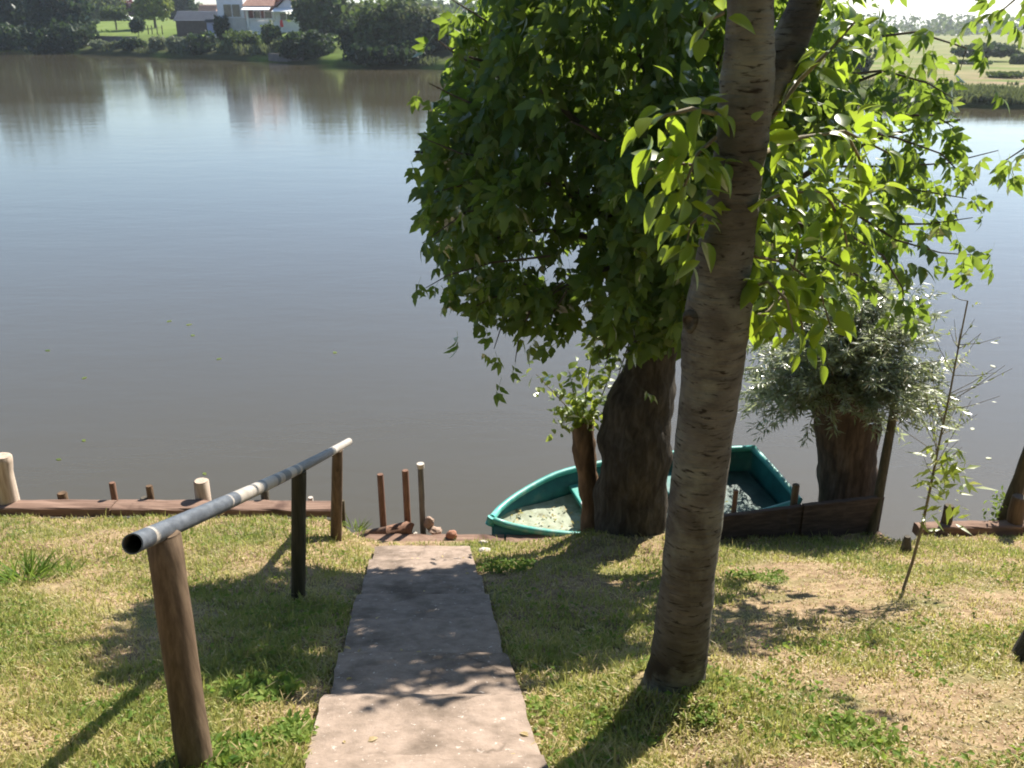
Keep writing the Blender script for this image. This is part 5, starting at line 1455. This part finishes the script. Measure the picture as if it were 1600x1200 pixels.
# far woods behind everything
wp = []; wt_ = []
for k in range(120):
    px = random.uniform(-500, 760); x, Y, z = far_point(px, random.uniform(170, 260)); hh = random.uniform(2.0, 4.5)
    wp.append((x, Y, z + hh * .5, random.uniform(7, 12), 6, hh * .6))
for k in range(60):
    px = random.uniform(760, 2100); x, Y, z = far_point(px, random.uniform(380, 520)); hh = random.uniform(5, 10)
    wp.append((x, Y, z + hh * .45, random.uniform(10, 18), 8, hh * .6))
p, d, t = crown_pts(wp, 15000)
ob = bake("woodland", [QUAD, QUAD2], p, frames(rand_dirs(len(p)), d + rand_dirs(len(p)) * .6), rng.uniform(1.2, 2.6, len(p)), t, M['far_mid'])
tag(ob, "distant wooded skyline beyond the gardens", None, None, "stuff")

# dark retaining wall under the far lawn, quay wall below the house
def wall(px0, px1, s, h, mat, label, th=0.5):
    x0, y0, z0 = far_point(px0, s); x1, y1, z1 = far_point(px1, s)
    d = Vector((x1 - x0, y1 - y0, 0)); L = d.length; a = math.atan2(d.y, d.x)
    Mx = Matrix.Translation((x0, y0, min(z0, z1) - 0.3)) @ Matrix.Rotation(a, 4, 'Z')
    m = MB(); m.box((0, -th/2, 0), (L, th/2, h + 0.3), Mx)
    m.box((-0.03, -th/2 - 0.06, h + 0.3), (L + 0.03, th/2 + 0.06, h + 0.42), Mx)
    return tag(m.build("garden_wall", mat, base=(x0, y0, z0)), label, "wall")
wall(146, 212, 9, 0.9, M['wall_stone'], "dark stone wall under the bright far lawn")
wall(418, 472, 0.4, 0.7, M['wall_stone'], "low grey quay wall on the water below the house")
# fence posts on the lawn
for k, px in enumerate((232, 238, 246, 254)):
    x, Y, z = far_point(px, 16)
    m = MB(); m.tube([(x, Y, z - .2), (x + .03, Y, z + 1.7)], [0.11, 0.09], 6)
    tag(m.build("fence_post", M['dark_branch'], base=(x, Y, z)), "thin dark post in a row on the far lawn", "post", "thin posts on the far lawn")
# parked car at the back of the lawn
x, Y, z = far_point(198, 55)
z = P(198, 33, Y).z
car = thing("parked_car", (x, Y, z), "white car parked at the back of the far lawn", "car")
m = MB(); vs = []; fs = []
sec = [(-2.1, .35, .8), (-2.0, .3, .95), (-1.2, .28, 1.0), (-0.6, .28, 1.45), (0.6, .28, 1.48), (1.5, .28, 1.05), (2.05, .3, .95), (2.1, .4, .7)]
for u, a_, b_ in sec:
    for w_, zz in ((-.8, a_), (-.85, .7), (-.62 if b_ > 1.2 else -.75, b_), (.62 if b_ > 1.2 else .75, b_), (.85, .7), (.8, a_)): vs.append((x + u, Y + w_, z + zz))
for i in range(len(sec) - 1):
    for j in range(6): j2 = (j+1) % 6; fs.append((i*6+j, i*6+j2, (i+1)*6+j2, (i+1)*6+j))
fs += [tuple(range(6)), tuple(42 + j for j in reversed(range(6)))]
m.add(vs, fs); m.build("body", M['fascia'], car, smooth=False)
m = MB(); m.add([(x - .95, Y - .80, z + 1.02), (x + 1.2, Y - .80, z + 1.05), (x + .55, Y - .70, z + 1.40), (x - .55, Y - .70, z + 1.38)], [(0, 1, 2, 3)]); m.build("side_window", M['glass'], car)
for u in (-1.3, 1.3):
    for v_ in (-.78, .78):
        m = MB(); m.tube([(x + u, Y + v_ - .1, z + .3), (x + u, Y + v_ + .1, z + .3)], .31, 14); m.build("wheel", M['tyre'], car)

# white house
hx0 = P(341, 45, 172).x; hx1 = P(472, 45, 172).x; HY = 172.0
def hz(py): return P(400, py, HY).z
def hx(px): return P(px, 30, HY).x
house = thing("white_house", ((hx0 + hx1) / 2, HY, hz(48)), "white house with terracotta roof and terrace on the far bank", "house")
g0 = hz(60)
m = MB(); m.box((hx(341), HY, hz(28)), (hx(382), HY + 9, hz(-14))); wl_l = m.build("wall", M['white'], house); wl_l["label"] = "tall white left wing wall"
m = MB(); m.box((hx(340.5), HY - 0.1, g0), (hx(384), HY + 9, hz(28) - 0.003)); m.build("plinth", M['plinth'], house)
# right block with recessed terrace
m = MB(); m.box((hx(384) + .003, HY + 0.2, g0), (hx(430), HY + 9, hz(30))); m.box((hx(430) + .003, HY, g0), (hx(472), HY + 9, hz(16)))
m.build("wall", M['white'], house)
m = MB(); m.box((hx(384) + .006, HY + 2.4, hz(30) + .003), (hx(430), HY + 8.9, hz(12))); m.build("terrace_wall", M['red_wall'], house)
def awning(x0, x1, zt, zb, dp):
    m = MB(); th = 0.12
    vs = [(x0, HY - .05, zt), (x1, HY - .05, zt), (x1, HY - dp, zb), (x0, HY - dp, zb)]
    m.add([(a_, b_, c_) for a_, b_, c_ in vs] + [(a_, b_, c_ - th) for a_, b_, c_ in vs], [(0, 1, 2, 3), (7, 6, 5, 4), (0, 3, 7, 4), (1, 5, 6, 2), (3, 2, 6, 7), (0, 4, 5, 1)])
    m.build("awning", M['fascia'], house)
awning(hx(384), hx(426.5), hz(9), hz(15.5), 2.6)
awning(hx(431), hx(473.5), hz(11.5), hz(18), 2.6)
for px in (387, 428):
    m = MB(); m.box((hx(px) - .16, HY - .1, hz(44 if px == 387 else 31)), (hx(px) + .16, HY + .15, hz(15.5) - .003)); m.build("column", M['fascia'], house)
# roofs
def rows(m, A, B, Ct, D, n, th=0.10):
    """roof plane A-B (eave) to D-C (ridge) as overlapping courses"""
    A, B, Ct, D = map(Vector, (A, B, Ct, D)); nr = (B - A).cross(D - A).normalized()
    if nr.z < 0: nr = -nr
    for k in range(n):
        t0, t1 = k / n, min(1, (k + 1.12) / n)
        a0, b0 = A.lerp(D, t0), B.lerp(Ct, t0); a1, b1 = A.lerp(D, t1), B.lerp(Ct, t1)
        vs = [a0 + nr * th, b0 + nr * th, b1 + nr * .02, a1 + nr * .02, a0, b0]
        m.add(vs, [(0, 1, 2, 3), (4, 5, 1, 0)])
m = MB(); rows(m, (hx(382), HY - .8, hz(9.5)), (hx(432), HY - .8, hz(9.5)), (hx(428), HY + 4.5, hz(-16)), (hx(392), HY + 4.5, hz(-16)), 12)
rows(m, (hx(432), HY + 9.8, hz(9.5)), (hx(382), HY + 9.8, hz(9.5)), (hx(392), HY + 4.5, hz(-16)), (hx(428), HY + 4.5, hz(-16)), 6)
m.build("roof", M['tile'], house)
# gabled right wing
ap = (hx(451), hz(-4)); 
m = MB(); vs = []; 
for yy in (HY, HY + 9): vs += [(hx(430) + .01, yy, hz(16) + .003), (hx(472), yy, hz(16) + .003), (ap[0], yy, ap[1] - .05)]
m.add(vs, [(0, 1, 2), (5, 4, 3), (0, 2, 5, 3), (1, 4, 5, 2)]); m.build("gable", M['white'], house)
m = MB(); rows(m, (hx(428), HY + 9.5, hz(13)), (hx(428), HY - .5, hz(13)), (ap[0], HY - .5, ap[1]), (ap[0], HY + 9.5, ap[1]), 8)
rows(m, (hx(474), HY - .5, hz(13)), (hx(474), HY + 9.5, hz(13)), (ap[0], HY + 9.5, ap[1]), (ap[0], HY - .5, ap[1]), 8); m.build("roof", M['tile'], house)
m = MB(); m.tube([(hx(428), HY - .6, hz(12)), (ap[0], HY - .6, ap[1] + .1)], .16, 6); m.build("verge", M['dark_tile'], house)
m = MB(); m.tube([(hx(474), HY - .6, hz(12)), (ap[0], HY - .6, ap[1] + .1)], .12, 6); m.build("verge", M['dark_tile'], house)
# left wing roof
lx_, rx_ = hx(338), hx(385); mx_ = (lx_ + rx_) / 2
m = MB(); rows(m, (lx_, HY + 9.6, hz(-13)), (lx_, HY - .6, hz(-13)), (mx_, HY - .6, hz(-30)), (mx_, HY + 9.6, hz(-30)), 8)
rows(m, (rx_, HY - .6, hz(-13)), (rx_, HY + 9.6, hz(-13)), (mx_, HY + 9.6, hz(-30)), (mx_, HY - .6, hz(-30)), 8); m.build("roof", M['tile'], house)
m = MB(); m.add([(hx(341), HY + .01, hz(-14)), (hx(382), HY + .01, hz(-14)), (mx_, HY + .01, hz(-29)), (hx(341), HY + 8.9, hz(-14)), (hx(382), HY + 8.9, hz(-14)), (mx_, HY + 8.9, hz(-29))], [(0, 1, 2), (5, 4, 3)]); m.build("gable", M['white'], house)
# windows: frame with panes set back
def window(px0, px1, py0, py1, n, yf):
    fr = MB(); t = 0.12; x0, x1, z0, z1 = hx(px0), hx(px1), hz(py1), hz(py0)
    fr.box((x0 - t, yf - .08, z1), (x1 + t, yf + .05, z1 + t)); fr.box((x0 - t, yf - .14, z0 - t), (x1 + t, yf + .05, z0))
    fr.box((x0 - t, yf - .08, z0 + .002), (x0, yf + .05, z1 - .002)); fr.box((x1, yf - .08, z0 + .002), (x1 + t, yf + .05, z1 - .002))
    for k in range(1, n): xx = x0 + (x1 - x0) * k / n; fr.box((xx - .06, yf - .07, z0 + .002), (xx + .06, yf + .05, z1 - .002))
    o = fr.build("window", M['white'], house)
    for k in range(n):
        a_ = x0 + (x1 - x0) * k / n + .06; b_ = x0 + (x1 - x0) * (k + 1) / n - .06
        g = MB(); g.box((a_, yf - .04, z0), (b_, yf - .02, z1)); g.build("pane", M['glass'], o)
window(351, 377, 7, 26.5, 2, HY - .02)
window(438, 458, 20.5, 31.5, 2, HY - .02)
window(392, 402, 18, 29, 1, HY + 2.36); window(409, 420, 18, 29, 1, HY + 2.36)
m = MB(); m.box((hx(388), HY - .12, hz(31)), (hx(428), HY - .02, hz(28.5))); m.build("terrace_parapet", M['white'], house)
# chimney
m = MB(); m.box((hx(400), HY + 5.2, hz(-12)), (hx(405), HY + 6.0, hz(-26))); m.build("chimney", M['plinth'], house)
# folded red parasol on the terrace front
px_, yy = hx(443.5), HY - 2.0
par = thing("folded_parasol", (px_, yy, hz(47)), "folded red parasol in front of the house window", "parasol")
m = MB(); m.tube([(px_, yy, hz(48)), (px_, yy, hz(31))], .05, 6); m.build("pole", M['fascia'], par)
m = MB(); m.tube([(px_, yy, hz(42.5)), (px_, yy, hz(41)), (px_, yy, hz(36)), (px_, yy, hz(32)), (px_, yy, hz(31))], [.18, .32, .27, .22, .04], 8, True, .15, 3); m.build("canopy", M['red'], par)
# blue cover by the plinth
x, Y, z = far_point(381, 18); z = P(381, 46, Y).z
m = MB(); m.tube([(x - 1.1, Y, z), (x - .6, Y, z + .3), (x + .5, Y, z + .35), (x + 1.3, Y, z + .05)], [.3, .5, .5, .25], 9, True, .3, 2)
tag(m.build("tarpaulin", M['blue'], base=(x, Y, z - .4)), "blue tarpaulin heap below the left house wall", "tarpaulin")

def simple_house(name, px0, px1, ywall_top, ybase, yridge, Y, wallm, roofm, label, cat, door=None):
    a = P(px0, ybase, Y); b_ = P(px1, ybase, Y); zt = P(px0, ywall_top, Y).z; zr = P(px0, yridge, Y).z; dp = (b_.x - a.x) * 0.7
    root = thing(name, ((a.x + b_.x) / 2, Y, a.z), label, cat)
    m = MB(); m.box((a.x, Y, a.z - 1.2), (b_.x, Y + dp, zt)); m.build("wall", wallm, root)
    m = MB(); rows(m, (a.x - .3, Y - .4, zt), (b_.x + .3, Y - .4, zt), (b_.x + .3, Y + dp / 2, zr), (a.x - .3, Y + dp / 2, zr), 8)
    rows(m, (b_.x + .3, Y + dp + .4, zt), (a.x - .3, Y + dp + .4, zt), (a.x - .3, Y + dp / 2, zr), (b_.x + .3, Y + dp / 2, zr), 4)
    m.add([(a.x, Y + .02, zt), (a.x, Y + dp - .02, zt), (a.x, Y + dp / 2, zr - .05), (b_.x, Y + .02, zt), (b_.x, Y + dp - .02, zt), (b_.x, Y + dp / 2, zr - .05)], [(0, 1, 2), (5, 4, 3)])
    m.build("roof", roofm, root)
    if door:
        m = MB(); m.box((P(door[0], 0, Y).x, Y - .05, a.z), (P(door[1], 0, Y).x, Y - .01, zt - .3)); m.build("door", M['shed_wall'], root)
    return root
simple_house("garden_shed", 276, 340, 33, 47, 17, 184, M['shed_wall'], M['slate'], "long low shed with blue-grey roof left of the white house", "shed", (290, 296))
simple_house("cottage", 314, 338, 20, 34, 7, 240, M['plinth'], M['tile'], "small cottage with orange roof behind the shed", "house", (322, 326))
simple_house("small_hut", 324, 337, 35, 48, 30, 174, M['lavender'], M['slate'], "small pale blue hut between the shed and the house", "hut", (328, 331))
simple_house("farm_building", 1588, 1640, 108, 113, 104, 150, M['plinth'], M['tile'], "low building with orange roof beyond the right hand meadow", "building")
x, Y, z = far_point(306, 20); z = P(306, 47, Y).z
pp = thing("garden_pillar", (x, Y, z), "white garden pillar in front of the long shed", "pillar")
m = MB(); m.box((x - .55, Y - .4, z - 1), (x + .55, Y + .4, z + 1.15)); m.build("shaft", M['white'], pp)
m = MB(); m.box((x - .68, Y - .5, z + 1.153), (x + .68, Y + .5, z + 1.3)); m.build("cap", M['plinth'], pp)
